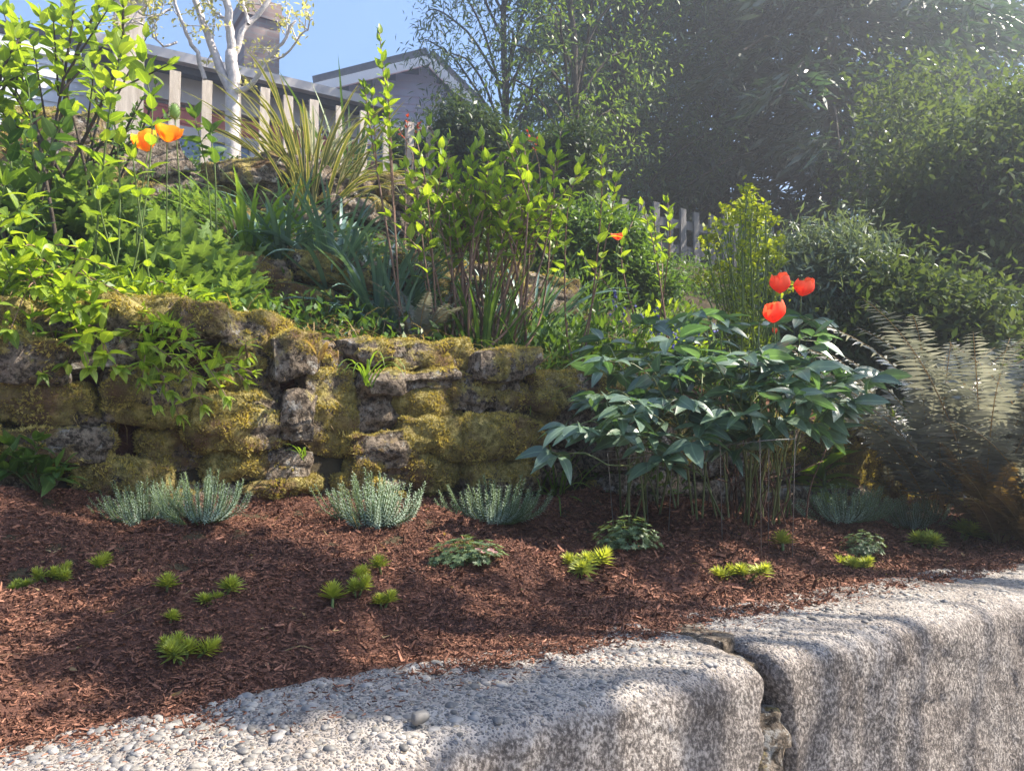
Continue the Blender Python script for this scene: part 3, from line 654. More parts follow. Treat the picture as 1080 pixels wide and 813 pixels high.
def tree(name, label, cat, base, H, lean, r, depth, per, rad, tp, size, LM, BM, nb=(2, 3), droop=.2, up=.3, wid=1, trunk=.3, multi=1, zs=.7, ratio=.72, L0=None, lim=9, seed=None):
    if seed: rs(seed)
    S, L = MB(), MB(); tips = []
    for k in range(multi):
        b = np.array([0, 0, -.05])+np.array([R.normal(0, .06), R.normal(0, .06), 0])*(multi > 1); d = nrm(np.array([lean[0], lean[1], 1.0])+.25*R.normal(size=3)*(multi > 1))
        grow_tree(S, b, d, L0 or H*trunk, r, depth, tips, .3, ratio, nb, up, lim=lim)
    crown(L, tips, per, rad, tp, size, zs, droop, wid)
    e = thing(name, label, cat, base)
    S.build('trunk', BM, e); L.build('crown', LM, e); return e, tips
def conifer_mesh(H, Rm, nbr, per, seed, droopk=.5, hb=.4):
    rs(seed); S, L = MB(), MB(); tube(S, np.array([[0, 0, -.2], [0.05, 0, H*.5], [0, 0, H]]), np.array([.13, .08, .02]), 8)
    for i in range(nbr):
        h = hb+(H-hb-.3)*(i+R.random())/nbr; az = i*2.4+R.normal(0, .4); Lb = Rm*(1-(h/H))**.65*R.uniform(.7, 1.15)+.25
        o = np.array([math.cos(az), math.sin(az), 0]); sd = np.array([-o[1], o[0], 0]); rise = R.uniform(-.05, .35)
        f = lambda t: np.array([0, 0, h])+o[None]*(Lb*t)[:, None]+np.array([0, 0, 1])*(Lb*(rise*t-droopk*t**2))[:, None]
        ts = np.linspace(0, 1, 6); tube(S, f(ts), np.linspace(.035, .006, 6), 4)
        k = int(per*Lb/Rm)+20; t = R.random(k)**1.05; q = R.uniform(-1, 1, k)*(.14+.40*(1-t)*np.minimum(1, .3+t*3))*Lb*.85
        tw = np.sin(t*37+np.round(q*9))  # gather the sprays into hanging branchlets
        c = f(t)+sd*q[:, None]-np.array([0, 0, 1])*((abs(q)**1.3)*.35+.16*R.random(k)**2)[:, None]+.03*R.normal(size=(k, 3))
        ax = nrm(o*(.7)+sd*np.sign(q)[:, None]*.7-np.array([0, 0, .45])+.35*R.normal(size=(k, 3)))
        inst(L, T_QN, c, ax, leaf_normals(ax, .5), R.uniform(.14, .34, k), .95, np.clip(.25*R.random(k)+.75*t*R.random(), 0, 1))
    return S.mesh('trunk', M_BARKD), L.mesh('crown', [L_CON])
def conifer(meshes, label, loc, rz, sc, LM):
    e = thing('conifer_tree', label, 'tree', loc, rz, 'dark conifers behind the garden'); e.scale = (sc, sc, sc)
    for me, nm in zip(meshes, ('trunk', 'crown')):
        o = bpy.data.objects.new(nm, me); COL.objects.link(o); o.parent = e
        if nm == 'crown': o.material_slots[0].link = 'OBJECT'; o.material_slots[0].material = LM
    return e
CM1 = conifer_mesh(11, 2.5, 96, 400, 41); CM2 = conifer_mesh(9.5, 2.2, 80, 400, 42, .35, .2)
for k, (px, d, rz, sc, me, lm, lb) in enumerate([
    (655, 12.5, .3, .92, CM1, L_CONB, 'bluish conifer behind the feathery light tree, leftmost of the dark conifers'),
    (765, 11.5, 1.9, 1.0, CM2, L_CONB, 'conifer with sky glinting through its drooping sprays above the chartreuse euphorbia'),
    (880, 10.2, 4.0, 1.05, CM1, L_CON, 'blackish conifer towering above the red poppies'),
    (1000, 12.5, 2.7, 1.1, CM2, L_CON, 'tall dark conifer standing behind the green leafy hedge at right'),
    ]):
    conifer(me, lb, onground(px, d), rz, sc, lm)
def crown_tree(label, base, H, Rr, z0, nl, per, tp, size, LM, seed, rt=.05, cl=.13, droop=.5):
    rs(seed); S, L = MB(), MB(); tips = []; P = smooth_path([(0, 0, -.1), (R.normal(0, .08), 0, H*.3), (R.normal(0, .12), 0, H*.65), (0, 0, H)], 24); P[1:] += np.cumsum(R.normal(0, .012, (23, 3)), 0)*np.array([1, 1, 0]); tube(S, P, (rt, .01), 8)
    for k in range(nl):
        z = z0+(H-z0)*(k+R.random())/nl; az = k*2.4+R.normal(0, .3); pr_ = min(1, .45+(z-z0)/(H*.25))*min(1, .25+(H-z)/(H*.35)); rr = Rr*pr_*R.uniform(.55, 1.1); zs_ = max(.15, z-rr*R.uniform(.3, .9)); i = int(np.clip(zs_/H*23, 0, 23)); a = P[i]
        e = np.array([math.cos(az)*rr, math.sin(az)*rr, z])+np.array([P[i][0], P[i][1], 0]); md = (a+e)/2+np.array([0, 0, rr*.22]); Q = smooth_path([a, md, e, e+np.array([math.cos(az)*.12, math.sin(az)*.12, -.14*droop*2])], 12); Q[2:] += np.cumsum(R.normal(0, .012, (10, 3)), 0); tube(S, Q, (.013+.006*rr, .003), 5)
        for j in range(4, 12): tips.append((Q[j], nrm(Q[j]-Q[j-1])))
        for j in range(3):
            q = Q[R.integers(4, 10)]; dd = nrm(np.array([math.cos(az+R.normal(0, 1)), math.sin(az+R.normal(0, 1)), R.normal(0, .4)])); q2 = q+dd*R.uniform(.2, .45)*min(1, rr); tube(S, [q, (q+q2)/2+np.array([0, 0, .02]), q2], (.005, .002), 4); tips += [(q2, dd), ((q+q2)/2, dd)]
    crown(L, tips, per, cl, tp, size, .9, droop, .9); e = thing('birch_tree', label, 'tree', base); S.build('trunk', M_BARKD, e); L.build('crown', LM, e)
L_DROOP = leafmat('blue green drooping leaf', (.05, .10, .06), (.17, .24, .13), .4, .42, .5, vein=0)
crown_tree('blue green feathery tree rising beside the gabled house', onground(535, 8.3), 6.2, .80, .9, 60, 16, T_QN, .095, L_DROOP, 511)
crown_tree('airy tree with small bright green leaves left of the dark conifers', onground(606, 7.6), 6.8, .85, 1.1, 46, 11, T_Q, .065, L_BIRCH, 512, .045)
crown_tree('taller dim green tree filling in behind the airy bright leaved tree', onground(655, 9.4), 7.2, 1.15, .8, 80, 20, T_QN, .11, L_DROOP, 513, .06)
rs(52)
HEDGE_T = leafmat('pale hedge leaf', (.06, .095, .04), (.13, .18, .075), .38, .65, .15, vein=0)
rs(521); p = onground(1085, 6.0); tree('hedge_tree', 'leafy green tree at the right edge behind the ferns', 'tree', p, 4.6, (-.02, 0), .05, 5, 40, .18, T_Q, .07, HEDGE_T, M_BARKD, (2, 3), .1, .2, 1, .2, 3, zs=.9, L0=.74, ratio=.8, lim=.95)
p = onground(985, 6.6); tree('hedge_tree', 'mid green bushy shrub between the ferns and the blackish conifer', 'tree', p, 2.6, (0, 0), .035, 4, 60, .13, T_Q, .06, L_HEDGE, M_BARKD, (2, 3), .1, .2, 1, .2, 4, zs=.9, L0=.5, ratio=.78)
p = onground(1190, 5.6); tree('hedge_tree', 'loose green shrub reaching in past the right edge above the ferns', 'tree', p, 3.2, (-.12, 0), .04, 4, 50, .14, T_Q, .07, L_HEDGE, M_BARKD, (2, 3), .1, .2, 1, .2, 3, zs=.9, L0=.7, ratio=.78)
rs(53)
p = onground(505, 6.3); tree('dark_shrub', 'dark green rounded shrub in front of the gabled house', 'shrub', p, 1.4, (0, 0), .03, 4, 60, .09, T_Q, .05, L_DARK, M_BARKD, (2, 3), .1, .2, 1, .2, 4, zs=.8, L0=.38, ratio=.75)
p = onground(585, 6.2); tree('dark_shrub', 'dim leafy shrub behind the lime green cane shrub', 'shrub', p, 1.3, (0, 0), .03, 4, 44, .09, T_Q, .05, L_DARK, M_BARKD, (2, 3), .1, .2, 1, .2, 4, zs=.8, L0=.36, ratio=.75)
p = onground(880, 4.6); tree('silvery_shrub', 'silvery green dense shrub behind the red poppies', 'shrub', p, 1.0, (0, 0), .02, 3, 55, .11, T_QN, .07, L_BLUE, M_BARKD, (2, 4), .1, .5, 1, .2, 5, zs=1, L0=.29, ratio=.75, seed=504)
p = onground(965, 4.4); tree('leafy_shrub', 'low plain green shrub just behind the ferns', 'shrub', p, 1.0, (0, 0), .02, 3, 55, .12, T_Q, .06, L_HEDGE, M_BARKD, (3, 4), .1, .3, 1, .2, 4, zs=.8, L0=.28, ratio=.72)
p = onground(640, 5.0); tree('leafy_shrub', 'dull green shrub at the foot of the silvery picket fence', 'shrub', p, .8, (0, 0), .02, 3, 60, .09, T_Q, .05, L_MID, M_BARKD, (3, 4), .1, .3, 1, .2, 4, zs=.8, L0=.22, ratio=.72)

# pale barked fruit tree by the fence, branch by branch
rs(54)
S, L = MB(), MB(); D0 = 4.75
BR = [([(243, 178), (245, 130), (246, 92), (244, 55)], .036, .028, 0), ([(244, 96), (228, 60), (216, 30), (204, -10), (190, -60)], .022, .012, .1), ([(244, 58), (240, 20), (236, -30), (228, -90)], .022, .012, -.1),
      ([(244, 60), (262, 26), (285, 0), (300, -40)], .016, .008, .15), ([(246, 96), (260, 94), (272, 78), (284, 58), (300, 44), (312, 22)], .014, .006, -.15), ([(284, 58), (296, 60), (316, 40), (330, 20)], .007, .003, -.2), ([(216, 84), (206, 55), (196, 32), (186, 6), (172, -30)], .011, .006, -.3),
      ([(180, 10), (158, 18), (140, 12), (120, 22)], .006, .003, -.35), ([(186, 45), (172, 50), (158, 30), (140, 20)], .006, .003, -.4), ([(262, 26), (256, 0), (262, -30)], .008, .004, .1), ([(240, 20), (222, 8), (212, -20)], .007, .003, 0)]
tips = []
for pts, a, b, dd in BR:
    P = smooth_path([at(x, y, D0+dd*(i/len(pts))) for i, (x, y) in enumerate(pts)], 14); P[1:-1] += R.normal(0, .006, (12, 3)); tube(S, P, (a*1.3, b*1.25), 8)
    if a < .03:
        for k in range(7):
            i = R.integers(4, 14); q = P[i]; dv = nrm(R.normal(size=3)+np.array([0, -.2, .6])); L2 = R.uniform(.08, .28); PP = np.array([q, q+dv*L2*.5+R.normal(0, .01, 3), q+dv*L2]); tube(S, PP, (.004, .002), 4)
            for t in (.5, .75, 1): tips.append((q+dv*L2*t, dv))
crown(L, tips, 6, .02, T_OV3, .030, 1, -.3)
mkplant('fruit_tree', 'bare fruit tree with whitish bark and cream leaf buds beside the picket fence', 'tree', onground(243, D0), [(S, 'trunk', M_BARKP), (L, 'crown', L_BLOS)])

# ------------------------------------------------------------------ fences
def fence(name, label, u0, u1, v, zt, sp, w, mt, rails, seed, zbot=1.38, skip=()):
    rs(seed); x, y = to_xy(u0, v); e = thing(name, label, 'fence', (x, y, ZC+zbot), A33)
    n = int((u1-u0)/sp)
    for i in range(n+1):
        if i in skip: continue
        m_ = MB(); h = zt-zbot+R.normal(0, .012); lx = i*sp+R.normal(0, .008); tl = R.normal(0, .012); ww = w*R.uniform(.9, 1.08)
        V = np.array([[-ww/2, 0, -.05], [ww/2, 0, -.05], [ww/2, 0, h-.003], [ww*.46, 0, h], [-ww*.46, 0, h], [-ww/2, 0, h-.003]]); V[:, 0] += V[:, 2]*tl+lx
        V2 = V+np.array([0, .022, 0]); k = 6; VV = np.concatenate([V, V2]); Q = [[j, j+6, (j+1) % 6+6, (j+1) % 6] for j in range(6)]; Q += [[0, 1, 2, 5], [2, 3, 4, 5], [6, 11, 8, 7], [8, 11, 10, 9]]
        m_.add(VV, Q); m_.build('picket', mt, e, smooth=False)
    for z in rails:
        m_ = MB(); bx(m_, ((u1-u0)/2, .022+.02, z-zbot), (u1-u0+.1, .038, .085)); m_.build('rail', mt, e, smooth=False)
    return e
f1 = fence('picket_fence', 'weathered picket fence in front of the red house at upper left', .93, 3.05, 5.4, 2.22, .186, .062, M_WOOD, (1.62, ), 61)
m_ = MB(); bx(m_, (-.27, .04, .45), (.17, .10, 1.55)); bx(m_, (-.27, .04, 1.24), (.21, .14, .03)); m_.build('post', M_WOOD, f1, smooth=False)
fence('picket_fence', 'silvery grey picket fence low under the dark conifers', 3.35, 9.5, 5.5, 2.0, .19, .075, M_WOODG, (1.6, 1.85), 62)

# ------------------------------------------------------------------ houses
M_SIDE = plain('pale blue white clapboard', (.66, .69, .74), (.74, .76, .79), 3, .6, .05)
M_GREYS = plain('grey lavender siding', (.42, .42, .48), (.52, .52, .58), 3, .7, .05)
M_TRIM = plain('white trim paint', (.78, .78, .78), (.84, .84, .84), 4, .5, .05)
M_RED = plain('barn red siding', (.40, .10, .08), (.50, .15, .12), 4, .7, .05)
M_ROOF = plain('dark shingle roof', (.055, .055, .065), (.11, .11, .12), 14, .9, .5, 60)
M_BEIGE = plain('taupe frieze board', (.44, .40, .39), (.54, .50, .48), 5, .7, .1)
def brick_mat():
    m, t = mat('weathered brick'); N = NT(t); tc = N.n('ShaderNodeTexCoord'); mp = N.n('ShaderNodeMapping'); mp.inputs['Rotation'].default_value = (math.pi/2, 0, 0); N.l(tc.outputs['Object'], mp.inputs[0])
    b = N.n('ShaderNodeTexBrick'); b.inputs['Scale'].default_value = 1; b.inputs['Brick Width'].default_value = .2; b.inputs['Row Height'].default_value = .072; b.inputs['Mortar Size'].default_value = .008
    b.inputs['Color1'].default_value = (.34, .22, .19, 1); b.inputs['Color2'].default_value = (.42, .30, .26, 1); b.inputs['Mortar'].default_value = (.36, .33, .31, 1); N.l(mp.outputs[0], b.inputs['Vector'])
    c = N.mix(N.math('MULTIPLY', N.noise(9, 4, .7, tc.outputs['Object']).outputs[0], .5), b.outputs[0], (.22, .18, .17))
    p = N.n('ShaderNodeBsdfPrincipled'); N.l(c, p.inputs['Base Color']); p.inputs['Roughness'].default_value = .9; o = N.n('ShaderNodeOutputMaterial'); N.l(p.outputs[0], o.inputs[0]); return m
M_BRICK = brick_mat()
M_GLASS, t_ = mat('window glass'); N_ = NT(t_); p_ = N_.n('ShaderNodeBsdfPrincipled'); p_.inputs['Base Color'].default_value = (.08, .13, .22, 1); p_.inputs['Roughness'].default_value = .08; p_.inputs['Specular IOR Level'].default_value = .8; o_ = N_.n('ShaderNodeOutputMaterial'); N_.l(p_.outputs[0], o_.inputs[0])
def clap(e, x0, x1, z0, z1, y, mt, exp=.11, name='wall', topfn=None):
    """lapped boards along local x"""
    m_ = MB(); z = z0
    while z < z1:
        zt = min(z+exp, z1); a, b = x0, x1
        if topfn: a, b = topfn(zt)
        if b-a < .05: break
        V = [[a, y-.016, z], [b, y-.016, z], [b, y-.002, zt], [a, y-.002, zt], [a, y, z], [b, y, z], [a, y+.1, z], [b, y+.1, z], [a, y+.1, zt], [b, y+.1, zt]]
        m_.add(V, [[0, 1, 2, 3], [4, 5, 1, 0], [6, 8, 9, 7], [0, 3, 8, 6], [1, 7, 9, 2]]); z += exp
    return m_.build(name, mt, e, smooth=False)
def window(e, x, z, w, h, y, trim):
    m_ = MB()
    for (cx, cz, sx, sz) in ((0, h/2+.04, w+.16, .09), (0, -h/2-.04, w+.16, .09), (-w/2-.04, 0, .09, h), (w/2+.04, 0, .09, h), (0, 0, w, .035)): bx(m_, (x+cx, y-.04-(.003 if sx > sz else 0), z+cz), (sx, .06, sz))
    f = m_.build('window', trim, e, smooth=False); m2 = MB(); bx(m2, (x, y-.025, z), (w, .012, h)); m2.build('pane', M_GLASS, f, smooth=False)
def roofslab(e, pts, th, mt, name='roof'):
    m_ = MB(); P = np.array(pts, float); n = np.cross(P[1]-P[0], P[2]-P[0]); n = n/np.linalg.norm(n)*th; VV = np.concatenate([P, P-n]); m_.add(VV, [[0, 1, 2, 3], [7, 6, 5, 4]]+[[j, j+4, (j+1) % 4+4, (j+1) % 4] for j in range(4)]); return m_.build(name, mt, e, smooth=False)
# white house at far left: its wall runs along the street direction
def house_at(px, d, name, label, z=None, rz=A33):
    x = (px-540)/F*d; return thing(name, label, 'house', (x, d, ZC+1.45 if z is None else z), rz)
h1 = house_at(-60, 7.2, 'house', 'pale blue white clapboard house behind the garden at far left')
clap(h1, -1.5, 2.05, -.2, 2.05, 0, M_SIDE, .12)
m_ = MB(); bx(m_, (.3, -.03, 2.12), (3.7, .05, .16)); bx(m_, (2.08, -.005, .92), (.09, .12, 2.2)); m_.build('trim', M_TRIM, h1, smooth=False)
roofslab(h1, [(-1.7, -.10, 2.26), (2.15, -.10, 2.26), (2.15, 3, 3.3), (-1.7, 3, 3.3)], .12, M_ROOF)
# red house with long low eave
h2 = house_at(150, 7.4, 'house', 'barn red house with dark roof edge and taupe frieze behind the picket fence')
clap(h2, -.1, 2.1, -.2, 1.52, 0, M_RED, .13)
m_ = MB(); bx(m_, (1.0, -.02, 1.72), (2.25, .06, .34)); m_.build('frieze', M_BEIGE, h2, smooth=False)
roofslab(h2, [(-.5, -.32, 1.9), (2.35, -.32, 1.9), (2.35, 2.2, 2.45), (-.5, 2.2, 2.45)], .16, M_ROOF)
m_ = MB(); bx(m_, (.92, -.37, 1.84), (2.85, .09, .09)); m_.build('gutter', M_BEIGE, h2, smooth=False)
for wx in (.5, 1.6): window(h2, wx, .78, .9, .9, 0, M_BEIGE)
m_ = MB(); 
bx(m_, (1.45, 1.6, 2.6), (.42, .46, 1.6)); bx(m_, (1.45, 1.6, 3.34), (.50, .54, .09)); bx(m_, (1.45, 1.6, 3.45), (.46, .50, .14)); ch = m_.build('chimney', M_BRICK, h2, smooth=False)
m_ = MB(); tube(m_, [(1.37, 1.6, 3.5), (1.37, 1.6, 3.68)], .07, 10); tube(m_, [(1.53, 1.6, 3.5), (1.53, 1.6, 3.66)], .07, 10); m_.build('chimney_pot', M_BRICK, ch)
# gabled house
h3 = house_at(345, 14.0, 'house', 'grey gabled house with white rake boards beyond the fence', rz=.18)
EL_, PK_, ER_ = (-.05, 4.35), (1.75, 4.95), (2.55, 4.15)
def gt(z):
    a = 0 if z < EL_[1] else EL_[0]+(PK_[0]-EL_[0])*(z-EL_[1])/(PK_[1]-EL_[1])
    b = 2.5 if z < ER_[1] else ER_[0]-(ER_[0]-PK_[0])*(z-ER_[1])/(PK_[1]-ER_[1])
    return (a, b-.02) if z < PK_[1] else (0, 0)
clap(h3, 0, 2.5, 0, 4.95, 0, M_GREYS, .14, topfn=gt)
roofslab(h3, [(EL_[0]-.2, -.3, EL_[1]), (PK_[0], -.3, PK_[1]+.08), (PK_[0], 4, PK_[1]+.08), (EL_[0]-.2, 4, EL_[1])][::-1], .12, M_ROOF)
roofslab(h3, [(ER_[0]+.15, -.3, ER_[1]), (ER_[0]+.15, 4, ER_[1]), (PK_[0], 4, PK_[1]+.08), (PK_[0], -.3, PK_[1]+.08)][::-1], .12, M_ROOF)
m_ = MB()
for a, b in (((EL_[0]-.2, EL_[1]-.12), (PK_[0], PK_[1]-.05)), ((PK_[0], PK_[1]-.05), (ER_[0]+.15, ER_[1]-.13))):
    a, b = np.array(a), np.array(b); dx = b-a; l = np.linalg.norm(dx); t = dx/l; c = (a+b)/2; axs = np.array([[t[0], 0, t[1]], [0, 1, 0], [-t[1], 0, t[0]]]); bx(m_, (c[0], -.33, c[1]), (l, .05, .17), axes=axs)
bx(m_, (1.25, -.04, 3.75), (2.6, .06, .14)); bx(m_, (.05, -.05, 1.8), (.12, .07, 3.6)); bx(m_, (2.45, -.05, 1.8), (.12, .07, 3.6)); m_.build('rake_board', M_TRIM, h3, smooth=False)
window(h3, .7, 3.0, .6, .8, 0, M_TRIM); window(h3, 1.8, 3.0, .6, .8, 0, M_TRIM)
m_ = MB(); bx(m_, (1.6, -.9, 1.35), (2.4, 1.4, 2.5)); m_.build('porch', M_RED, h3, smooth=False)

# ------------------------------------------------------------------ cane shrub (hydrangea like), tall canes
rs(71)
def P3(lst, d): return [at(x, y, d+R.uniform(-.15, .15)) for x, y in lst]
cane_plant('cane_shrub', 'dense clump of upright reddish canes topped with lime green leaves', 'shrub', onground(512, 3.15),
    P3([(468, 165), (480, 190), (492, 175), (505, 200), (515, 168), (528, 185), (540, 165), (552, 150), (560, 178), (548, 205), (500, 225), (520, 222), (572, 195), (485, 215), (535, 230), (580, 215), (560, 230), (590, 235), (475, 200), (512, 190), (535, 195), (545, 180), (566, 200), (498, 160), (522, 175), (478, 180), (555, 215), (490, 240), (475, 145), (508, 142), (536, 140), (560, 138), (450, 160), (590, 165)], 3.15), .0062, T_OV, L_HYD, M_TWIG, 8, 2, .068, .6, .08, 1.0, 1)
cane_plant('cane_shrub', 'tall thin canes with yellow green tips left of the dense cane clump', 'shrub', onground(462, 3.05),
    P3([(440, 150), (428, 175), (452, 130), (445, 205), (458, 195), (425, 215)], 3.05), .0055, T_OV, L_LIME, M_TWIG, 7, 2, .068, .5, .04, .9, 1)
cane_plant('sapling', 'tallest single cane rising against the sky before the gabled house', 'sapling', onground(428, 3.0),
    P3([(400, 32), (384, 90), (408, 80)], 2.95), .0055, T_OV, L_HYD, M_TWIG, 12, 2, .055, .6, .012, .9, 1, bow=.04)
cane_plant('sapling', 'leafy cane with large lime leaves right of the dense cane clump', 'sapling', onground(612, 3.2),
    P3([(634, 160), (612, 172), (650, 190)], 3.1), .005, T_OV, L_LIME, M_TWIG, 8, 2, .07, .5, .03, .9, 0)
cane_plant('sapling', 'small lime leaved stem beside the silvery picket fence', 'sapling', onground(700, 3.7),
    P3([(704, 212), (690, 232), (668, 232), (676, 215)], 3.6), .005, T_OV, L_LIME, M_TWIG, 6, 2, .06, .6, .05, .9, 1)
# coppery sprig and a stray red flower
for px, py, d, lb in ((556, 138, 4.2, 'coppery red leaved sprig above the dense cane clump'), (430, 122, 3.8, 'thin sprig with reddish leaves before the gabled house wall')):
    cane_plant('red_sprig', lb, 'sprig', onground(px, d), P3([(px, py), (px+12, py+8), (px-10, py+14)], d), .004, T_OV3, P_RLEAF, M_TWIG, 3, 2, .028, .9, .03, .9)

# ------------------------------------------------------------------ strap leaved clumps
def strap(name, label, cat, base, n, L, Wd, spread, bend, LM, seg=8, minup=.6, pn='foliage', extra=None, fold=.3, twist=.4, local=False):
    base = np.asarray(base, float); az = R.uniform(0, 6.28, n); el = R.uniform(minup, 1.5, n)
    b = base+np.stack([np.cos(az)*R.random(n)*spread, np.sin(az)*R.random(n)*spread, np.full(n, -.01)], 1)
    if not local: b[:, 2] = np.minimum(gz(b[:, 0], b[:, 1])-.005, base[2]+.03)
    d = np.stack([np.cos(az)*np.cos(el), np.sin(az)*np.cos(el), np.sin(el)], 1); m_ = MB()
    blades(m_, b, d, L*R.uniform(.55, 1.15, n), Wd*R.uniform(.7, 1.2, n), bend*R.uniform(.3, 1.3, n), n=seg, fold=fold, twist=twist)
    o = m_.build(pn, LM); o.data.transform(__import__('mathutils').Matrix.Translation(-Vector(base))); 
    o.name = name; o.data.name = name; o.location = base; tag(o, label, cat); return o
rs(81)
strap('flax_plant', 'large clump of cream striped flax leaves on the topmost rock wall', 'flax plant', onground(325, 4.2), 170, .70, .021, .20, .75, L_PHOR, 10, .4)
strap('spiky_plant', 'stiff dark sword leaves standing tallest behind the striped flax', 'spiky plant', onground(368, 4.7), 16, .75, .024, .05, .12, L_MID, 6, 1.0)
for px, d, n, L, lb in ((262, 3.45, 34, .36, 'bright green strap leaved clump left, nearest the orange poppies'), (300, 3.5, 46, .36, 'blue green strap leaved clump directly under the striped flax'), (352, 3.5, 46, .36, 'strap leaved clump spilling over the middle rock wall'), (402, 3.35, 70, .44, 'dark strap leaved clump in front of the thin canes'), (455, 3.55, 40, .40, 'strap leaved clump behind the left canes of the cane shrub'), (560, 3.5, 46, .42, 'strap leaved clump right behind the dense cane clump')):
    strap('bulb_foliage', lb, 'bulb leaves', onground(px, d), int(n*1.7), L*1.3, .020, .13, .8, L_GRASS if px < 270 else L_IRIS, 8, .4)
strap('bulb_foliage', 'long drooping blue leaves hanging over the shaded middle stones', 'bulb leaves', onground(425, 3.08), 30, .34, .016, .08, .9, L_IRIS, 8, .2)
strap('grass_clump', 'fresh grassy leaves at the feet of the cane shrub', 'grass clump', onground(560, 3.0), 60, .24, .009, .10, .9, L_GRASS, 7, .25)
strap('grass_clump', 'coarse green grass clump draping over the rock wall right of the canes', 'grass clump', onground(585, 2.95), 40, .26, .010, .08, .9, L_GRASS, 7, .2)
strap('grass_clump', 'dark narrow leaves standing among the reddish canes', 'grass clump', onground(510, 3.1), 60, .40, .012, .12, .35, L_MID, 7, .9)
# small wisps in the joints of the rock wall
def wisp(px, py, lb, n, L, LM=L_GRASS, bend=1.0):
    r = ray(px, py); d = 2.30/(-SA*r[0]+CA*r[1]); p = np.array([r[0]*d, r[1]*d, ZC+r[2]*d]); az = R.uniform(-2.6, -.4, n); m_ = MB()
    b = p+R.normal(0, .006, (n, 3)); dd = np.stack([np.cos(az)*.6, np.sin(az)*.6, np.full(n, .9)], 1); blades(m_, b-p, dd, L*R.uniform(.6, 1.1, n), .007, bend*R.uniform(.7, 1.2, n), n=8)
    o = m_.build('grass_tuft', LM); o.location = p; tag(o, lb, 'grass tuft')
wisp(388, 405, 'long pale grass blades hanging from a joint in the mossy rock wall', 9, .26, L_GRASS, 1.5)
wisp(322, 482, 'tiny bright grass sprig low between the mossy stones', 6, .07, L_GRASS, 1.0)
wisp(338, 380, 'dry straw wisp over the crest of the mossy stones', 8, .12, M_DRY, 1.2)

# ------------------------------------------------------------------ left plants
rs(91)
def lance_plant(name, lb, cat, base, tips, size, LM, nodes=7, start=.35, tp=T_LAN, per=2, side=0, wid=1.1, spread=.03, ang=1.1, r=.004): return cane_plant(name, lb, cat, base, tips, r, tp, LM, M_STEMG, nodes, per, size, start, spread, ang, side, wid)
lance_plant('tall_perennial', 'tall stem with broad yellow green leaves left of the orange poppies', 'perennial', onground(100, 2.55), P3([(128, 55), (92, 70), (150, 62)], 2.35), .085, L_LIME, 9, .5, T_OV)
lance_plant('tall_perennial', 'leafy green stem standing at the left edge below the top shrub', 'perennial', onground(40, 2.4), P3([(30, 90), (70, 120), (10, 140)], 2.2), .08, L_MID, 9, .4, T_OV, side=1)
lance_plant('perennial', 'upright stem with opposite pale green leaves just under the orange poppies', 'perennial', onground(140, 2.5), P3([(140, 165), (102, 195)], 2.25), .075, L_LIME, 6, .3, T_LAN)
lance_plant('perennial', 'bright lime leaves jutting in at the left edge', 'perennial', onground(-5, 2.2), P3([(5, 195), (25, 230), (-10, 260), (20, 280)], 2.05), .085, L_LIME, 6, .35, T_LAN, side=1)
lance_plant('perennial', 'yellow tinged leafy stems low at the left edge beside the mossy stones', 'perennial', onground(30, 2.3), P3([(15, 280), (45, 290), (70, 300), (-15, 320)], 2.1), .07, L_HYD, 6, .3, T_LAN, side=1)
cane_plant('leafy_shrub', 'overhanging shrub with lime leaves filling the top left corner', 'shrub', onground(30, 2.75), P3([(10, 10), (40, 14), (80, -8), (105, 5), (20, 40), (-10, 60), (130, 5), (0, 110), (-30, 30)], 2.6), .008, T_OV, L_LIME, M_BARKD, 10, 2, .078, .58, .10, 1.1, 2)
cane_plant('leafy_shrub', 'twiggy dark stemmed shrub with small leaves beside the fence post', 'shrub', onground(75, 3.1), P3([(150, 105), (165, 88), (110, 90), (185, 120), (120, 120)], 3.0), .007, T_OV3, L_MID, M_BARKD, 9, 2, .04, .5, .05, 1.1, 3)
rs(92)
# feathery poppy foliage
def mound(name, lb, cat, base, rad, n, tp, size, LM, h=.8, out=.7, wid=1, flat=False, tone=.5, nstem=8, SM=None, jit=.25):
    """leafy mound: leaves spread through a low dome, pointing outward; authored around the origin"""
    L, S = MB(), MB(); rad = np.asarray(rad, float)
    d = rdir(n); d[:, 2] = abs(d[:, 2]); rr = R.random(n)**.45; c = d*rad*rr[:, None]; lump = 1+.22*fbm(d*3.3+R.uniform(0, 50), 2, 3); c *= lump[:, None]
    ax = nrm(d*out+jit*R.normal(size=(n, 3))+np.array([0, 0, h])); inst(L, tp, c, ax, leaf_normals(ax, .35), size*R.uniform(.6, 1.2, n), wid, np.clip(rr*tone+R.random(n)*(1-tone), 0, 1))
    for k in range(nstem):
        q = rdir(1)[0]; q[2] = abs(q[2]); tube(S, smooth_path([(0, 0, -.02), q*rad*.4+np.array([0, 0, .3*rad[2]]), q*rad*.9], 6), (.0035, .0015), 4)
    e = thing(name, lb, cat, base); S.build('stems', SM or M_STEMG, e); L.build('foliage', LM, e); return e
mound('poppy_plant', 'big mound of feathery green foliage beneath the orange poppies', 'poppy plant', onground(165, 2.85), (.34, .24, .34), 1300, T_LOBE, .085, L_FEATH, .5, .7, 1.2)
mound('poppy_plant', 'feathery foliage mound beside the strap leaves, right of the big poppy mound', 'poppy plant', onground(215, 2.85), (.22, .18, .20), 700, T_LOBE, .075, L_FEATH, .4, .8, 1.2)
mound('poppy_plant', 'soft green foliage mound at the left, behind the lime perennial', 'poppy plant', onground(65, 2.9), (.30, .2, .26), 800, T_LOBE, .085, L_FEATH, .4, .7, 1.2)
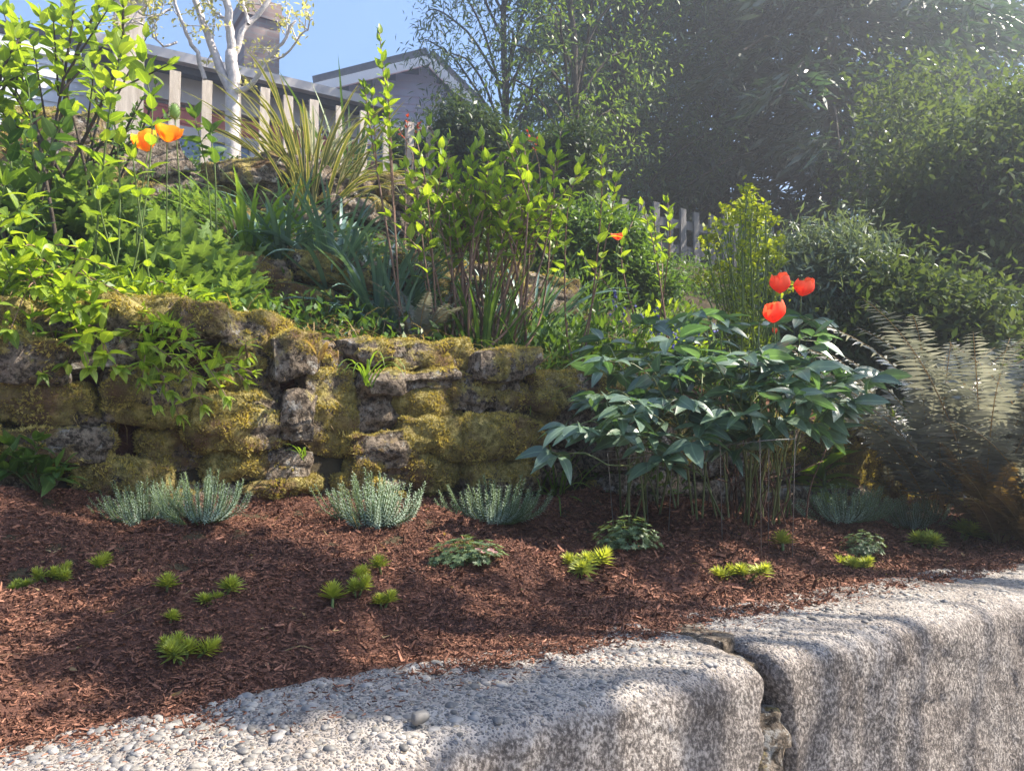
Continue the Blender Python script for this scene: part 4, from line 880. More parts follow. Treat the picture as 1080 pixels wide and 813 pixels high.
mound('leafy_mound', 'loose leafy mound growing out of the wall at the left edge', 'perennial', onground(45, 2.5), (.26, .16, .18), 420, T_LAN, .07, L_MID, .4, .7, 1.1)
mound('ivy_mound', 'dark small leaved ground cover below the pale clapboard house', 'ground plant', onground(75, 4.1), (.45, .2, .20), 900, T_OV3, .04, L_DARK, .4, .6, 1.1)
def cup(mb, c, axis, Rr, Hh, n, openn, rnd0=.5, m=0, seed=0):
    axis = nrm(np.asarray(axis, float)); e1 = nrm(np.cross(axis, [.2, .9, .1])); e2 = np.cross(axis, e1); s = np.linspace(0, 1, 7); t = np.linspace(-1, 1, 7)
    for k in range(n):
        a0 = k*2*math.pi/n+R.normal(0, .08); inner = k % 2+R.normal(0, 1.0); hf = R.uniform(.82, 1.08); hw = math.pi/n*1.5
        SS, TT = np.meshgrid(s, t, indexing='ij'); rr = Rr*(.15+np.sin(np.minimum(SS*2.2, 1.57))*.85*(1-.08*inner))*(1+openn*SS**2-(.38*np.clip(SS-.5, 0, 1)**1.4*2 if openn < .1 else 0))
        wv = (np.sin(math.pi*(.16+.62*SS))**.5); an = a0+TT*hw*wv; hh = hf*Hh*(SS**1.15)*(1-.10*TT**2)*(1-.06*inner)+.05*Rr*np.sin(TT*5+k)*SS; rr = rr*(1+.09*np.sin(TT*9+k*2)*SS)
        V = np.asarray(c)+e1*(rr*np.cos(an))[..., None]+e2*(rr*np.sin(an))[..., None]+axis*hh[..., None]
        A = np.zeros((49, 3)); A[:, 0] = SS.ravel(); A[:, 2] = np.clip(rnd0+R.normal(0, .2)+.3*SS.ravel(), 0, 1); q = np.arange(6)[:, None]*7+np.arange(6)[None]; mb.add(V.reshape(-1, 3), np.stack([q, q+7, q+8, q+1], -1).reshape(-1, 4), A=A, m=m)
def poppy(name, lb, cat, head, base, PM, Rr, Hh, axis, openn, n=5, closed=False, leafbase=False):
    head = np.asarray(head, float); base = np.asarray(base, float); e = thing(name, lb, cat, base); S, Fm = MB(), MB(); h = head-base; mdp = h*.5+R.normal(0, .03, 3)*np.array([1, 1, 0]); tube(S, smooth_path([(0, 0, -.02), mdp, h], 10), (.003, .0022), 6); S.build('stem', M_STEMG, e)
    cup(Fm, h, axis, Rr, Hh, n, openn); Fm.build('flower', PM, e); C = MB(); 
    if not closed: tube(C, [h, h+nrm(np.asarray(axis, float))*Hh*.4], (.005, .007), 8); C.build('seed_head', M_STEMG, e)
    return e
poppy('orange_poppy', 'orange poppy flower on the left, tilted open toward the viewer', 'flower', at(156, 160, 2.55), onground(160, 2.75), P_ORANGE, .034, .062, (-.15, -.30, .9), .15)
poppy('orange_poppy', 'orange poppy flower on the right, held slightly higher than its twin', 'flower', at(176, 150, 2.62), onground(176, 2.8), P_ORANGE, .038, .060, (.25, -.25, .9), .2)
B = MB(); Pz, Qz = CG[8]; c = nrm(Pz)*np.array([.016, .016, .025]); hd = at(184, 118, 2.6); bs = onground(184, 2.8); B.add(c+(hd-bs), Qz); e = thing('poppy_bud', 'closed hairy green poppy bud above the orange poppies', 'flower bud', bs); B.build('bud', L_FEATH, e); S = MB(); tube(S, smooth_path([(0, 0, -.02), (hd-bs)*.5+np.array([.02, 0, 0]), hd-bs], 9), .0024, 5)
n = 500; dz = rdir(n); hair = MB(); inst(hair, T_NEED, dz*np.array([.016, .016, .025])+(hd-bs), dz, rdir(n), .006, 1); hair.build('hairs', L_FEATH, e); S.build('stem', M_STEMG, e)
# broad pointed leaves beside the bud
lance_plant('perennial', 'stem with broad grey green leaves beside the poppy bud', 'perennial', onground(212, 3.0), P3([(205, 122), (222, 138)], 2.9), .085, L_MID, 4, .75, T_OV, spread=.02)
# sprawling plant over the wall: many lanceolate rosettes
rs(93)
def sprawl(name, lb, tips, d, size, LM, base, tp=T_LAN, nodes=6, wid=1.2, start=.45):
    S, L = MB(), MB(); base = np.asarray(base, float)
    for (x, y) in tips:
        t = at(x, y, d+R.uniform(-.14, .06)); b = base+np.array([R.normal(0, .06), R.normal(0, .03), R.normal(0, .02)]); md = (b+t)/2+np.array([0, -.03, .05]); leafy(S, L, [b, md, t], .0028, tp, nodes, 2, size, start, 1.0, 5, 4, wid=wid, upb=.35, n=8)
    return mkplant(name, lb, 'perennial', base, [(S, 'stems', M_TWIG), (L, 'foliage', LM)])
sprawl('sprawling_perennial', 'sprawling pale green plant hanging over the mossy stones at left centre', [(150, 330), (175, 345), (200, 350), (215, 370), (185, 380), (160, 370), (230, 395), (205, 400), (180, 415), (150, 400), (215, 430), (135, 350), (165, 430), (190, 440), (240, 420)], 2.13, .058, L_LIME, at(165, 385, 2.32))
sprawl('sprawling_perennial', 'rosette sprig reaching right across the lit mossy boulder', [(262, 378), (252, 392), (268, 394), (258, 402)], 2.2, .05, L_LIME, at(225, 400, 2.33), nodes=4)
sprawl('sprawling_perennial', 'large ovate pale leaves over the stones at left, above the sprawling plant', [(75, 305), (60, 320), (100, 325), (85, 365), (70, 385), (110, 375), (60, 365), (95, 390), (125, 390)], 2.05, .072, L_LIME, at(85, 350, 2.3), T_OV, 4, 1)
sprawl('sprawling_perennial', 'low leafy sprigs by the wall crest under the poppy foliage', [(205, 320), (180, 300), (150, 300), (225, 340), (190, 325)], 2.35, .05, L_HYD, at(185, 330, 2.5), T_LAN, 5)
sprawl('sprawling_perennial', 'thin brown runners and leaves hanging at the far left of the rock wall', [(10, 340), (25, 360), (0, 380), (35, 345), (45, 395), (20, 400)], 2.0, .05, L_HYD, at(20, 360, 2.2), T_LAN, 5)
sprawl('sprawling_perennial', 'broad leaved pale stems tumbling over the crest at far left', [(20, 262), (50, 270), (85, 262), (5, 300), (40, 305), (120, 285), (100, 300), (-10, 330), (30, 325), (130, 310), (65, 335), (10, 350)], 2.1, .066, L_LIME, at(50, 300, 2.35), T_OV, 4, 1)
mound('leafy_mound', 'small leaved pale green mat spilling over the left crest of the mossy stones', 'perennial', at(150, 330, 2.42), (.24, .12, .10), 380, T_LAN, .05, L_HYD, .2, .8, 1.1)
mound('leafy_mound', 'pale green leafy mat on the stones at the left edge', 'perennial', at(30, 372, 2.2), (.16, .10, .10), 260, T_LAN, .05, L_MID, .2, .8, 1.1)
S, L = MB(), MB(); b = hit(40, 520)
for (x, y) in ((10, 470), (40, 465), (68, 490), (72, 505), (30, 485), (50, 500), (5, 495), (-15, 480)): leafy(S, L, [b, (b+at(x, y, b[1]))/2+np.array([0, -.02, .02]), at(x, y, b[1]-.06)], .003, T_OV, 4, 2, .062, .4, 1.0, 4, 4, n=7)
mkplant('leafy_seedling', 'darker broad leaved plant at the left edge on the mulch by the wall foot', 'perennial', b, [(S, 'stems', M_STEMG), (L, 'foliage', L_MID)])

# ------------------------------------------------------------------ bed plants
rs(101)
def grey_tuft(n, rad, H, seed, needle=.011):
    """bottle brush stems in a spreading tuft"""
    rs(seed); S, L = MB(), MB(); needle *= 1.1
    for k in range(n):
        a = R.uniform(0, 6.28); rr = rad*R.random()**.6; b = np.array([math.cos(a)*rr*.5, math.sin(a)*rr*.35, 0]); lean = rr/rad; h = H*R.uniform(.55, 1.1)*(1-.3*lean)
        t = b+np.array([math.cos(a)*rr*.9+R.normal(0, .006), math.sin(a)*rr*.7, h]); md = (b+t)/2+np.array([math.cos(a)*rr*.25, math.sin(a)*rr*.2, -.01]); P = smooth_path([b, md, t+np.array([math.cos(a)*.012, 0, -.004*R.random()])], 9); tube(S, P, (.0018, .001), 4)
        m_ = 64; f = np.linspace(.12, 1, m_)*8; i = np.minimum(f.astype(int), 7); p = P[i]*(1-(f-i))[:, None]+P[i+1]*(f-i)[:, None]; T = nrm(P[i+1]-P[i]); ph = np.arange(m_)*2.4; e1 = nrm(np.cross(T, [.3, .1, .95])); e2 = np.cross(T, e1)
        ax = nrm(T*.6+e1*np.cos(ph)[:, None]+e2*np.sin(ph)[:, None]); inst(L, T_QN, p, ax, T, needle*R.uniform(.8, 1.1, m_)*(1-.3*(f/8)**4), 1.2, np.clip(.35+.5*f/8+.2*R.normal(size=m_), 0, 1))
    return S, L
def tufts(specs, gl, vari, name, cat, LM, SM=M_STEMG):
    pr = []
    for (S, L) in vari:
        pr.append([S.mesh('stems', SM), L.mesh('foliage', LM)])
    for i, (px, py, w, lb) in enumerate(specs):
        p = hit(px, py); v = i % len(pr); wm = w*p[1]/F; sc = wm/gl; rr_ = np.random.default_rng(int(px*7+py)); e = thing(name, lb, cat, p-np.array([0, 0, .006]), rr_.uniform(0, 6.28) if gl < .1 else rr_.uniform(-.5, .5)+(math.pi if i % 2 else 0)); tl = .28 if gl < .1 else .10; e.rotation_euler[0] = rr_.uniform(-tl, tl); e.rotation_euler[1] = rr_.uniform(-tl, tl); e.scale = (sc*rr_.uniform(.85, 1.15), sc*rr_.uniform(.85, 1.15), sc*rr_.uniform(.7, 1.05))
        for me, nm in zip(pr[v], ('stems', 'foliage')): o = bpy.data.objects.new(nm, me); COL.objects.link(o); o.parent = e
GT = [grey_tuft(85, .10, .15, 111), grey_tuft(80, .10, .165, 112), grey_tuft(90, .105, .14, 113)]
tufts([(152, 549, 78, 'grey green spiky tuft farthest left at the wall foot'), (214, 549, 88, 'grey green spiky tuft second from left, in front of the mossy boulder'), (392, 552, 92, 'upright grey green spiky tuft at the foot of the wall centre'), (520, 551, 84, 'grey green spiky tuft left of the peony stems'),
       (888, 549, 78, 'grey green spiky tuft below the broad leaved rosette'), (962, 556, 62, 'dim grey spiky tuft in shade before the ferns')], .22, GT, 'grey_tuft', 'tuft', L_GREY)
def cushion(seed, n=210, rad=(.10, .075, .095)):
    rs(seed); S, L = MB(), MB(); rad = np.array(rad)
    for k in range(n):
        d = rdir(1)[0]; d[2] = abs(d[2])+.15; c = d*rad*R.random()**.4; m_ = 9; ph = np.arange(m_)*2.4; t = nrm(d+np.array([0, 0, .6])); e1 = nrm(np.cross(t, [.3, .2, .9])); e2 = np.cross(t, e1); ax = nrm(t*.45+e1*np.cos(ph)[:, None]+e2*np.sin(ph)[:, None]); inst(L, T_Q, np.tile(c, (m_, 1)), ax, np.tile(t, (m_, 1)), R.uniform(.010, .017, m_), .8)
        if k % 7 == 0: tube(S, [(0, 0, -.01), c*.6, c], (.002, .001), 4)
    return S, L
CU = [cushion(121), cushion(122)]
tufts([(490, 594, 80, 'dark cushion plant with glossy little leaves and faint pink buds on the mulch'), (662, 577, 72, 'leafy cushion plant in front of the peony stems'), (910, 583, 56, 'greyish cushion plant below the spiky tuft at right')], .2, CU, 'cushion_plant', 'cushion plant', L_CAND)
e = [o for o in bpy.data.objects if o.name == 'cushion_plant'][0]; Pk = None
for (a, b_) in ((.05, .045), (.065, .05), (.075, .04), (.035, .055)): Pk = MB(); cup(Pk, (a, -.03, b_), (.2, -.4, 1), .006, .007, 5, .5); Pk.build('flower', P_PINK, e)
def sedum(seed, heads=3, needle=.020):
    rs(seed); S, L = MB(), MB()
    for k in range(heads):
        a = R.uniform(0, 6.28); rr = 0 if k == 0 else R.uniform(.018, .036); t = np.array([math.cos(a)*rr, math.sin(a)*rr*.8, R.uniform(.016, .028)]); tube(S, smooth_path([(0, 0, -.01), t*.5, t], 5), (.002, .0016), 5)
        m_ = 60; f = np.linspace(0, 1, m_); p = t[None]*(.6+.4*f)[:, None]; ax0 = nrm(t+np.array([0, 0, .03])); e1 = nrm(np.cross(ax0, [.3, .2, .9])); e2 = np.cross(ax0, e1); ph = np.arange(m_)*2.4; sp = (1.35-1.1*f)
        ax = nrm(ax0*np.cos(sp)[:, None]+(e1*np.cos(ph)[:, None]+e2*np.sin(ph)[:, None])*np.sin(sp)[:, None]+1e-3); inst(L, T_NEED, p, ax, ax0, needle*(1.05-.35*f)*R.uniform(.85, 1.15, m_), 1.3, np.clip(.15+.75*f+.15*R.normal(size=m_), 0, 1))
    return S, L
SD = [sedum(131, 1), sedum(132, 3), sedum(133, 4), sedum(134, 2)]
def seds(lst, var): tufts(lst, (.040, .065, .075, .055)[var]*.78, [SD[var]], 'lime_sedum', 'sedum', L_SED)
seds([(176, 627, 26, 'small lime sedum rosette, upper left of the left group of rosettes'), (238, 630, 28, 'bright lime sedum rosette at the right end of the left group'), (178, 658, 20, 'tiny lime sedum head just above the largest left sprig'), (350, 643, 30, 'brightest star shaped sedum head in the centre left group'), (402, 605, 22, 'small dull sedum head farthest back in the centre left group'), (826, 582, 24, 'single upright sedum sprig in front of the wire hoop')], 0)
seds([(214, 638, 30, 'yellow lime sedum rosette left of the brightest rosette'), (375, 630, 30, 'sedum sprig leaning behind the star shaped head'), (402, 642, 28, 'sedum sprig right of the star shaped head'), (380, 613, 24, 'small sedum head behind the star shaped head'), (100, 603, 30, 'dull green sedum sprig at left in the shadow band')], 3)
seds([(618, 602, 52, 'broad sedum clump on the mulch left of the peony cushion'), (196, 698, 50, 'largest sedum sprig at lower left close to the concrete'), (785, 612, 44, 'two headed lime sedum on the mulch near the gap in the wall'), (55, 614, 36, 'dim sedum sprig at far left in shade'), (898, 602, 36, 'yellow sedum clump below the greyish cushion'), (938, 614, 30, 'sedum sprig at the very edge of the concrete on the right'), (1066, 570, 40, 'dull sedum clump nearest the right edge')], 2)
seds([(178, 690, 34, 'sedum sprig left of and touching the largest left sprig'), (978, 580, 40, 'sedum clump on the mulch in front of the dim grey tuft'), (1014, 570, 44, 'sedum clump in front of the sword ferns'), (20, 622, 30, 'faint sedum sprig nearest the left edge')], 1)

# ------------------------------------------------------------------ peonies
rs(141)
def peony(name, lb, base, heads, SM, size=.112, n0=.25, hoopcol=None, leaves=3):
    S, L = MB(), MB(); base = np.asarray(base, float)
    for (x, y, d) in heads:
        t = at(x, y, d); b = base+np.array([R.normal(0, .085), R.normal(0, .05), 0]); b[2] = g1(b[0], b[1])-.01; md = (b+t)/2+np.array([0, 0, .06])*1+np.array([(b[0]-t[0])*.12, 0, 0]); P = smooth_path([b, md, t], 12); tube(S, P, (.0036, .0024), 6, rnd=R.random()); T = nrm(np.gradient(P, axis=0))
        k = leaves
        for q in range(k):
            f = .62+.38*q/(k-1) if k > 1 else 1; i = min(11, int(f*11)); p = P[i]; az = q*2.4+R.uniform(0, 6.28) if q < k-1 else R.uniform(0, 6.28)
            o = np.array([math.cos(az), math.sin(az), R.uniform(.0, .45)]); o = nrm(o+T[i]*.25); Lp = size*R.uniform(.8, 1.3); e = p+o*Lp+np.array([0, 0, -.01]); tube(S, smooth_path([p, p+o*Lp*.5+np.array([0, 0, .015]), e], 5), (.0022, .0016), 5, rnd=.5)
            sd = nrm(np.cross(o, [0, 0, 1])); 
            for g_, (fw, sw, n_) in enumerate(((1, 0, 3), (.45, .9, 3), (.45, -.9, 3))):
                gd = nrm(o*fw+sd*sw+np.array([0, 0, R.uniform(-.35, .12)])); c = e+gd*size*.32; tube(S, [e, c], (.0015, .0012), 4)
                gs = nrm(np.cross(gd, [0, 0, 1]))
                for (a, b2, sc_) in ((1, 0, 1), (.55, .85, .78), (.55, -.85, .78))[:n_]:
                    dd = nrm(gd*a+gs*b2+np.array([0, 0, R.uniform(-.38, .22)])); inst(L, T_PE, c[None], dd[None], np.array([[R.normal(0, .5), R.normal(-.15, .45), 1.]]), .92*size*sc_*R.uniform(.85, 1.15), R.uniform(.85, 1.1))
    return mkplant(name, lb, 'peony', base, [(S, 'stems', SM), (L, 'foliage', L_PEONY)])
hp = hit(690, 545)
peony('peony', 'big glossy leaved peony on slender pale stems, the left of the two', hp, [(640, 452, 2.3), (640, 430, 2.45), (655, 435, 2.35), (640, 490, 2.25), (650, 380, 2.6), (690, 400, 2.35), (700, 445, 2.3), (720, 365, 2.7), (670, 360, 2.9), (740, 415, 2.35), (735, 450, 2.45), (700, 352, 2.9), (760, 380, 2.5), (660, 402, 2.5), (665, 420, 2.4), (680, 380, 2.5), (715, 400, 2.45)], M_STEMP)
hp2 = hit(790, 548)
peony('peony', 'big glossy leaved peony inside the wire hoop, the right of the two', hp2, [(770, 440, 2.4), (800, 410, 2.35), (820, 435, 2.35), (845, 395, 2.45), (780, 365, 2.6), (820, 370, 2.5), (860, 380, 2.5), (885, 350, 2.5), (745, 345, 2.8), (890, 400, 2.5), (765, 400, 2.4), (835, 440, 2.5), (735, 395, 2.5), (800, 350, 2.75), (790, 390, 2.35), (830, 400, 2.4), (870, 410, 2.5), (760, 355, 2.6)], M_STEMP)
# dark old stems in the hoop
S = MB()
for k in range(26):
    b = hp2+np.array([R.normal(0, .07), R.normal(0, .04), -.01]); tube(S, smooth_path([b, b+np.array([R.normal(0, .03), R.normal(0, .02), .12]), b+np.array([R.normal(0, .06), R.normal(0, .03), R.uniform(.15, .32)])], 6), (.003, .0018), 5, rnd=R.random())
o = S.build('dead_plant', plain('brown dead stem', (.07, .035, .025), (.15, .08, .055), 30, .8, .3)); o.data.transform(__import__('mathutils').Matrix.Translation(-Vector(hp2))); o.location = hp2; tag(o, 'clump of brown dead stems standing inside the wire hoop', 'dead stems')
M_WIRE = plain('galvanised wire', (.16, .15, .14), (.26, .25, .24), 30, .4, 0, metal=.6)
def hoop(lb, px, py, d, rad, legs, baseoff=0, arc=(0, 6.283)):
    c = at(px, py, d); base = np.array([c[0], c[1], g1(c[0], c[1])]); e = thing('plant_support', lb, 'plant support', base)
    a = np.linspace(*arc, 40); m_ = MB(); tube(m_, np.stack([np.cos(a)*rad, np.sin(a)*rad, np.full(40, c[2]-base[2])+.012*np.sin(a*1+1)+.004*np.sin(a*3)], 1), .0013, 6); m_.build('ring', M_WIRE, e)
    for l in legs:
        m_ = MB(); x, y = math.cos(l)*rad, math.sin(l)*rad; zb_ = g1(base[0]+x*.9, base[1]+y*.9)-base[2]-.03; tube(m_, [(x, y, c[2]-base[2]+.006), (x*.86+.01*math.sin(l*7), y*.86, zb_)], .0013, 6); m_.build('leg', M_WIRE, e)
hoop('wire hoop on thin legs round the brown stems of the right peony', 796, 462, 2.36, .115, (-2.9, -1.75, -.5, .9))
hoop('thin wire hoop round the pale stems of the left peony', 672, 478, 2.45, .14, (-.9, -2.4, 1.2))

# broad leaved rosette (foxglove)
rs(151)
m_ = MB(); b = hit(868, 541); n = 26; az = R.uniform(0, 6.28, n); el = np.linspace(.1, 1.25, n); ax = np.stack([np.cos(az)*np.cos(el), np.sin(az)*np.cos(el), np.sin(el)], 1); S = MB(); top = np.array([.0, 0, .12]); tube(S, smooth_path([(0, 0, -.02), (0.01, 0, .1), (0, 0, .24)], 6), (.010, .006), 7)
inst(m_, T_BROAD, np.stack([n*[0], n*[0], .06+.17*np.linspace(0, 1, n)], 1), ax, leaf_normals(ax, .2), R.uniform(.12, .19, n), .75); e = thing('foxglove', 'broad leaved green rosette plant right of the wire hoop', 'foxglove', b); S.build('stem', M_STEMG, e); m_.build('foliage', L_HYD, e)
# red poppies
rs(152)
for i, (x, y, d, lb, ax) in enumerate(((823, 309, 2.62, 'scarlet flower at the left of the upper pair above the peony', (-.1, -.3, 1)), (845, 312, 2.66, 'scarlet flower at the right of the upper pair above the peony', (.25, -.3, 1)), (816, 340, 2.40, 'lowest open scarlet flower above the peony', (-.15, -.35, 1)))):
    bb = onground(822+6*i, 2.95); poppy('red_tulip', lb, 'flower', at(x, y, d), bb, P_RED, .036, .060, ax, .0, 6, closed=True)
poppy('red_tulip', 'small scarlet bud beneath the three scarlet flowers', 'flower bud', at(817, 352, 2.6), onground(816, 2.95), P_RED, .009, .02, (0, -.2, 1), 0, 5, closed=True)
poppy('red_tulip', 'small coral flower half hidden left of the silvery fence', 'flower', at(652, 253, 3.9), onground(652, 3.95), P_RED, .03, .035, (0, -.3, 1), .4, 6, closed=True)
# euphorbia
rs(153)
S, L = MB(), MB(); b = onground(785, 3.35)
for k in range(46):
    x = R.normal(785, 26); y = 195+abs(x-785)*1.3+70*R.random()**1.5; t = at(x, y, 3.3+R.uniform(-.2, .2)); bb = b+np.array([R.normal(0, .05), R.normal(0, .05), -.02]); P = smooth_path([bb, (bb+t)/2+np.array([(bb[0]-t[0])*.2, 0, .02]), t], 9); tube(S, P, (.004, .003), 5)
    m_ = 46; f = R.uniform(2.5, 7.99, m_); i = f.astype(int); p = P[i]*(1-(f-i))[:, None]+P[i+1]*(f-i)[:, None]; ax = nrm(rdir(m_, .1)+np.array([0, 0, .1])); inst(L, T_QN, p, ax, rdir(m_), .035, 1.3, .3*R.random(m_))
    q = 26; c = t+R.normal(0, .016, (q, 3)); ax = nrm(rdir(q, .6)); inst(L, T_OV3, c, ax, leaf_normals(ax), R.uniform(.014, .026, q), 1.5, .5+.5*R.random(q))
mkplant('euphorbia', 'chartreuse euphorbia clump standing before the dark conifers', 'euphorbia', b, [(S, 'stems', M_STEMG), (L, 'foliage', L_EUPH)])

# ------------------------------------------------------------------ ferns
def fern(seed, n, Lf, fw, LM_i=0):
    rs(seed); S, L = MB(), MB()
    for k in range(n):
        az = k*2.4+R.normal(0, .2); el = R.uniform(.85, 1.5); ln = Lf*R.uniform(.7, 1.1); h = np.array([math.cos(az), math.sin(az), 0]); m_ = 20; P = [np.array([h[0]*.02, h[1]*.02, 0])]; bend = R.uniform(.5, 1.25)
        for i in range(m_):
            s = i/m_; an = el-bend*s**1.5; P.append(P[-1]+(h*math.cos(an)+np.array([0, 0, math.sin(an)]))*ln/m_)
        P = np.array(P); tube(S, P, (.0026, .0008), 4); T = nrm(np.gradient(P, axis=0)); sd = np.cross(h, [0, 0, 1]); q = 44; f = np.linspace(.14, .985, q)*m_; i = np.minimum(f.astype(int), m_-1); p = P[i]*(1-(f-i))[:, None]+P[i+1]*(f-i)[:, None]; t = T[i]; nn = np.cross(sd, t); s = f/m_; wl = fw*(np.sin(math.pi*(s**.8*.9+.06))**.7+.05)
        for sg in (-1, 1): ax = nrm(sd*sg+t*.28-nn*.08+.05*R.normal(size=(q, 3))); inst(L, T_PIN, p, ax, nn+.12*R.normal(size=(q, 3)), wl*R.uniform(.9, 1.1, q), 1.15, np.clip(R.random()+.15*R.normal(size=q), 0, 1))
    return S, L
FV = [fern(161, 23, .80, .068), fern(162, 24, .5, .06), fern(163, 12, .30, .035)]
FM = [(a.mesh('stems', M_DRY), b.mesh('fronds', L_FERN)) for a, b in FV]
M_OLDF = leafmat('withered frond', (.16, .10, .045), (.30, .20, .10), .35, .7, .2, vein=0)
def putfern(lb, p, v, rz, sc, old=False, nm='sword_fern'):
    e = thing(nm, lb, 'fern', p, rz); e.scale = (sc,)*3
    for me, nmm in zip(FM[v], ('stems', 'fronds')):
        o = bpy.data.objects.new(nmm, me); COL.objects.link(o); o.parent = e
        if old and nmm == 'fronds': o.material_slots[0].link = 'OBJECT'; o.material_slots[0].material = M_OLDF
putfern('largest sword fern with silvery arching fronds at the right', onground(1035, 3.0)+np.array([0, 0, .02]), 0, .4, 1.35)
putfern('sword fern behind and left of the largest fern, fronds reaching over the peony', onground(985, 3.25), 0, 2.1, 1.25)
putfern('sword fern cut by the right edge of the view', onground(1110, 2.9), 0, 4.2, 1.25)
putfern('withered tan fern collapsed below the largest sword fern', onground(1050, 2.85), 1, 1.2, .8, True, 'old_fern')
putfern('withered brown fern stubs at the right edge of the bed', onground(1090, 2.75), 1, 3.2, .7, True, 'old_fern')
putfern('small dark fern rooted in the shaded ledge left of the canes', onground(440, 3.0), 2, .6, 1.0, nm='small_fern')
putfern('small fern in the dark corner behind the dim grey tuft', hit(940, 540), 2, 2.6, .9, nm='small_fern')
putfern('small fern tucked below the broad leaved rosette', hit(900, 535), 2, 5.0, .55, nm='small_fern')

# ------------------------------------------------------------------ background perennials on the slope
rs(171)
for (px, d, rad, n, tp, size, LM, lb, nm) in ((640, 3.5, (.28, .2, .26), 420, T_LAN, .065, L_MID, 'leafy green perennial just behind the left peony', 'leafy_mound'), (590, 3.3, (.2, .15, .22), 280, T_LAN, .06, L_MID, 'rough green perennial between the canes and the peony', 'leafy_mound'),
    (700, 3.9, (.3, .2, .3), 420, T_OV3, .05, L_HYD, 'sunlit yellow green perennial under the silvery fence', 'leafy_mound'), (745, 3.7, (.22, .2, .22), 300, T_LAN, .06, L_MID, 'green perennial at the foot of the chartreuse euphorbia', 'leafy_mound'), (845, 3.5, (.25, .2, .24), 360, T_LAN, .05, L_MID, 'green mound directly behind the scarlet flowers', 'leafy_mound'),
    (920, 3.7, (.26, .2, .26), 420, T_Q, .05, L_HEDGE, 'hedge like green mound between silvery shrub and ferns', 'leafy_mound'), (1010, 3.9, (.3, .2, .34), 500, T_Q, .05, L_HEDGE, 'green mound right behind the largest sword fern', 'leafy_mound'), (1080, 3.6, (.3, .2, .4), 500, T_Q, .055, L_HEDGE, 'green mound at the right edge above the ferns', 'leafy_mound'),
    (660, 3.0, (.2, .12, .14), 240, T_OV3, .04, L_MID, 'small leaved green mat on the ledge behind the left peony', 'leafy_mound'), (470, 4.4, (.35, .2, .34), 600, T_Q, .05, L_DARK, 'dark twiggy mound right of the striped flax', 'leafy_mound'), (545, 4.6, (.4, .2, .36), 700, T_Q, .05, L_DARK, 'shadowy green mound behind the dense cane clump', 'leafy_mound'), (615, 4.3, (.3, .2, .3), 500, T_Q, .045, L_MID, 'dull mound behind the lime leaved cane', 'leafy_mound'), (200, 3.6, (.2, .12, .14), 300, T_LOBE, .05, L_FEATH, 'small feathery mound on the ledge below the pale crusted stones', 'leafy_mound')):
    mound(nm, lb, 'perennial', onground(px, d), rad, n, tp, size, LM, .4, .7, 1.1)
# bluebells
b = onground(690, 3.6); S = MB(); e = thing('bluebells', 'patch of small blue bell flowers behind the left peony', 'flowers', b)
for k in range(16):
    x = b[0]+R.normal(0, .18); y = b[1]+R.normal(0, .1); z = g1(x, y); h = R.uniform(.2, .32); t = np.array([x+R.normal(0, .03), y, z+h]); tube(S, [np.array([x, y, z])-b, t-b], .002, 4); Fw = MB()
    for q in range(5): cup(Fw, t-b-np.array([0, 0, q*.018])+R.normal(0, .008, 3), (R.normal(0, .5), R.normal(0, .5), -.6), .006, .013, 4, .3)
    Fw.build('flower_spike', P_BLUE, e)
S.build('stems', M_STEMG, e)

# loose cover on the slope (uncountable)
rs(181)
L = MB(); n = 52000; u = R.uniform(-1.5, 7, n); v = v_r(u)+.1+(5.3-v_r(u))*R.random(n); x, y = to_xy(u, v); z = gz(x, y); dens = fbm(np.stack([u*2.2, v*2.2, u*0], 1), 3, 2); k = dens > -.35; x, y, z, dens = x[k], y[k], z[k], dens[k]; n = len(x); ax = nrm(rdir(n, .5)); inst(L, T_Q, np.stack([x, y, z+R.random(n)**2*.09*(1+dens)], 1), ax, leaf_normals(ax, .5), R.uniform(.02, .05, n), 1, R.random(n)*.8)
tag(L.build('ground_cover', L_MID), 'low mixed ground cover carpeting the slope between the rock walls', 'ground cover', kind='stuff')
L = MB(); n = 5000; u = R.uniform(-1, 6, n); v = v_r(u)+.05+1.2*R.random(n)**1.5; x, y = to_xy(u, v); z = gz(x, y); d = rdir(n, .2, .4); blades(L, np.stack([x, y, z+.01], 1), d+np.array([0, 0, .3]), R.uniform(.05, .2, n), .004, 1.0, n=4)
n = 420; u = R.uniform(-1.1, 4, n); v = VB+(v_r(u)-VB)*R.random(n); x, y = to_xy(u, v); z = gz(x, y)+.006; inst(L, T_OV3, np.stack([x, y, z], 1), rdir(n, .15, .3), rdir(n, 1.2), .006+.022*R.random(n)**3, .8)
n = 160; u = R.uniform(-1.1, 3, n); v = VB+(v_r(u)-VB)*R.random(n); x, y = to_xy(u, v); z = gz(x, y)+.004; blades(L, np.stack([x, y, z], 1), rdir(n, .12, .1), R.uniform(.02, .07, n), .0018, .1, n=4)
tag(L.build('dry_litter', M_DRY), 'dry straw coloured stalks and leaf litter lying over the slope', 'litter', kind='stuff')
def twig(px, py, L, lb, mt, az, r=.0018, leaf=False):
    p = hit(px, py); m_ = MB(); d = np.array([math.cos(az), math.sin(az)*.8, .02])
    if leaf: inst(m_, T_OV3, np.zeros((1, 3)), d[None], np.array([[0, -.4, 1.]]), L, 1)
    else: tube(m_, smooth_path([(0, 0, 0), d*L*.5+np.array([0, .004, .006]), d*L], 7), (r, r*.6), 5)
    o = m_.build('twig' if not leaf else 'dead_leaf', mt); o.location = p+np.array([0, 0, .006]); tag(o, lb, 'twig' if not leaf else 'leaf')
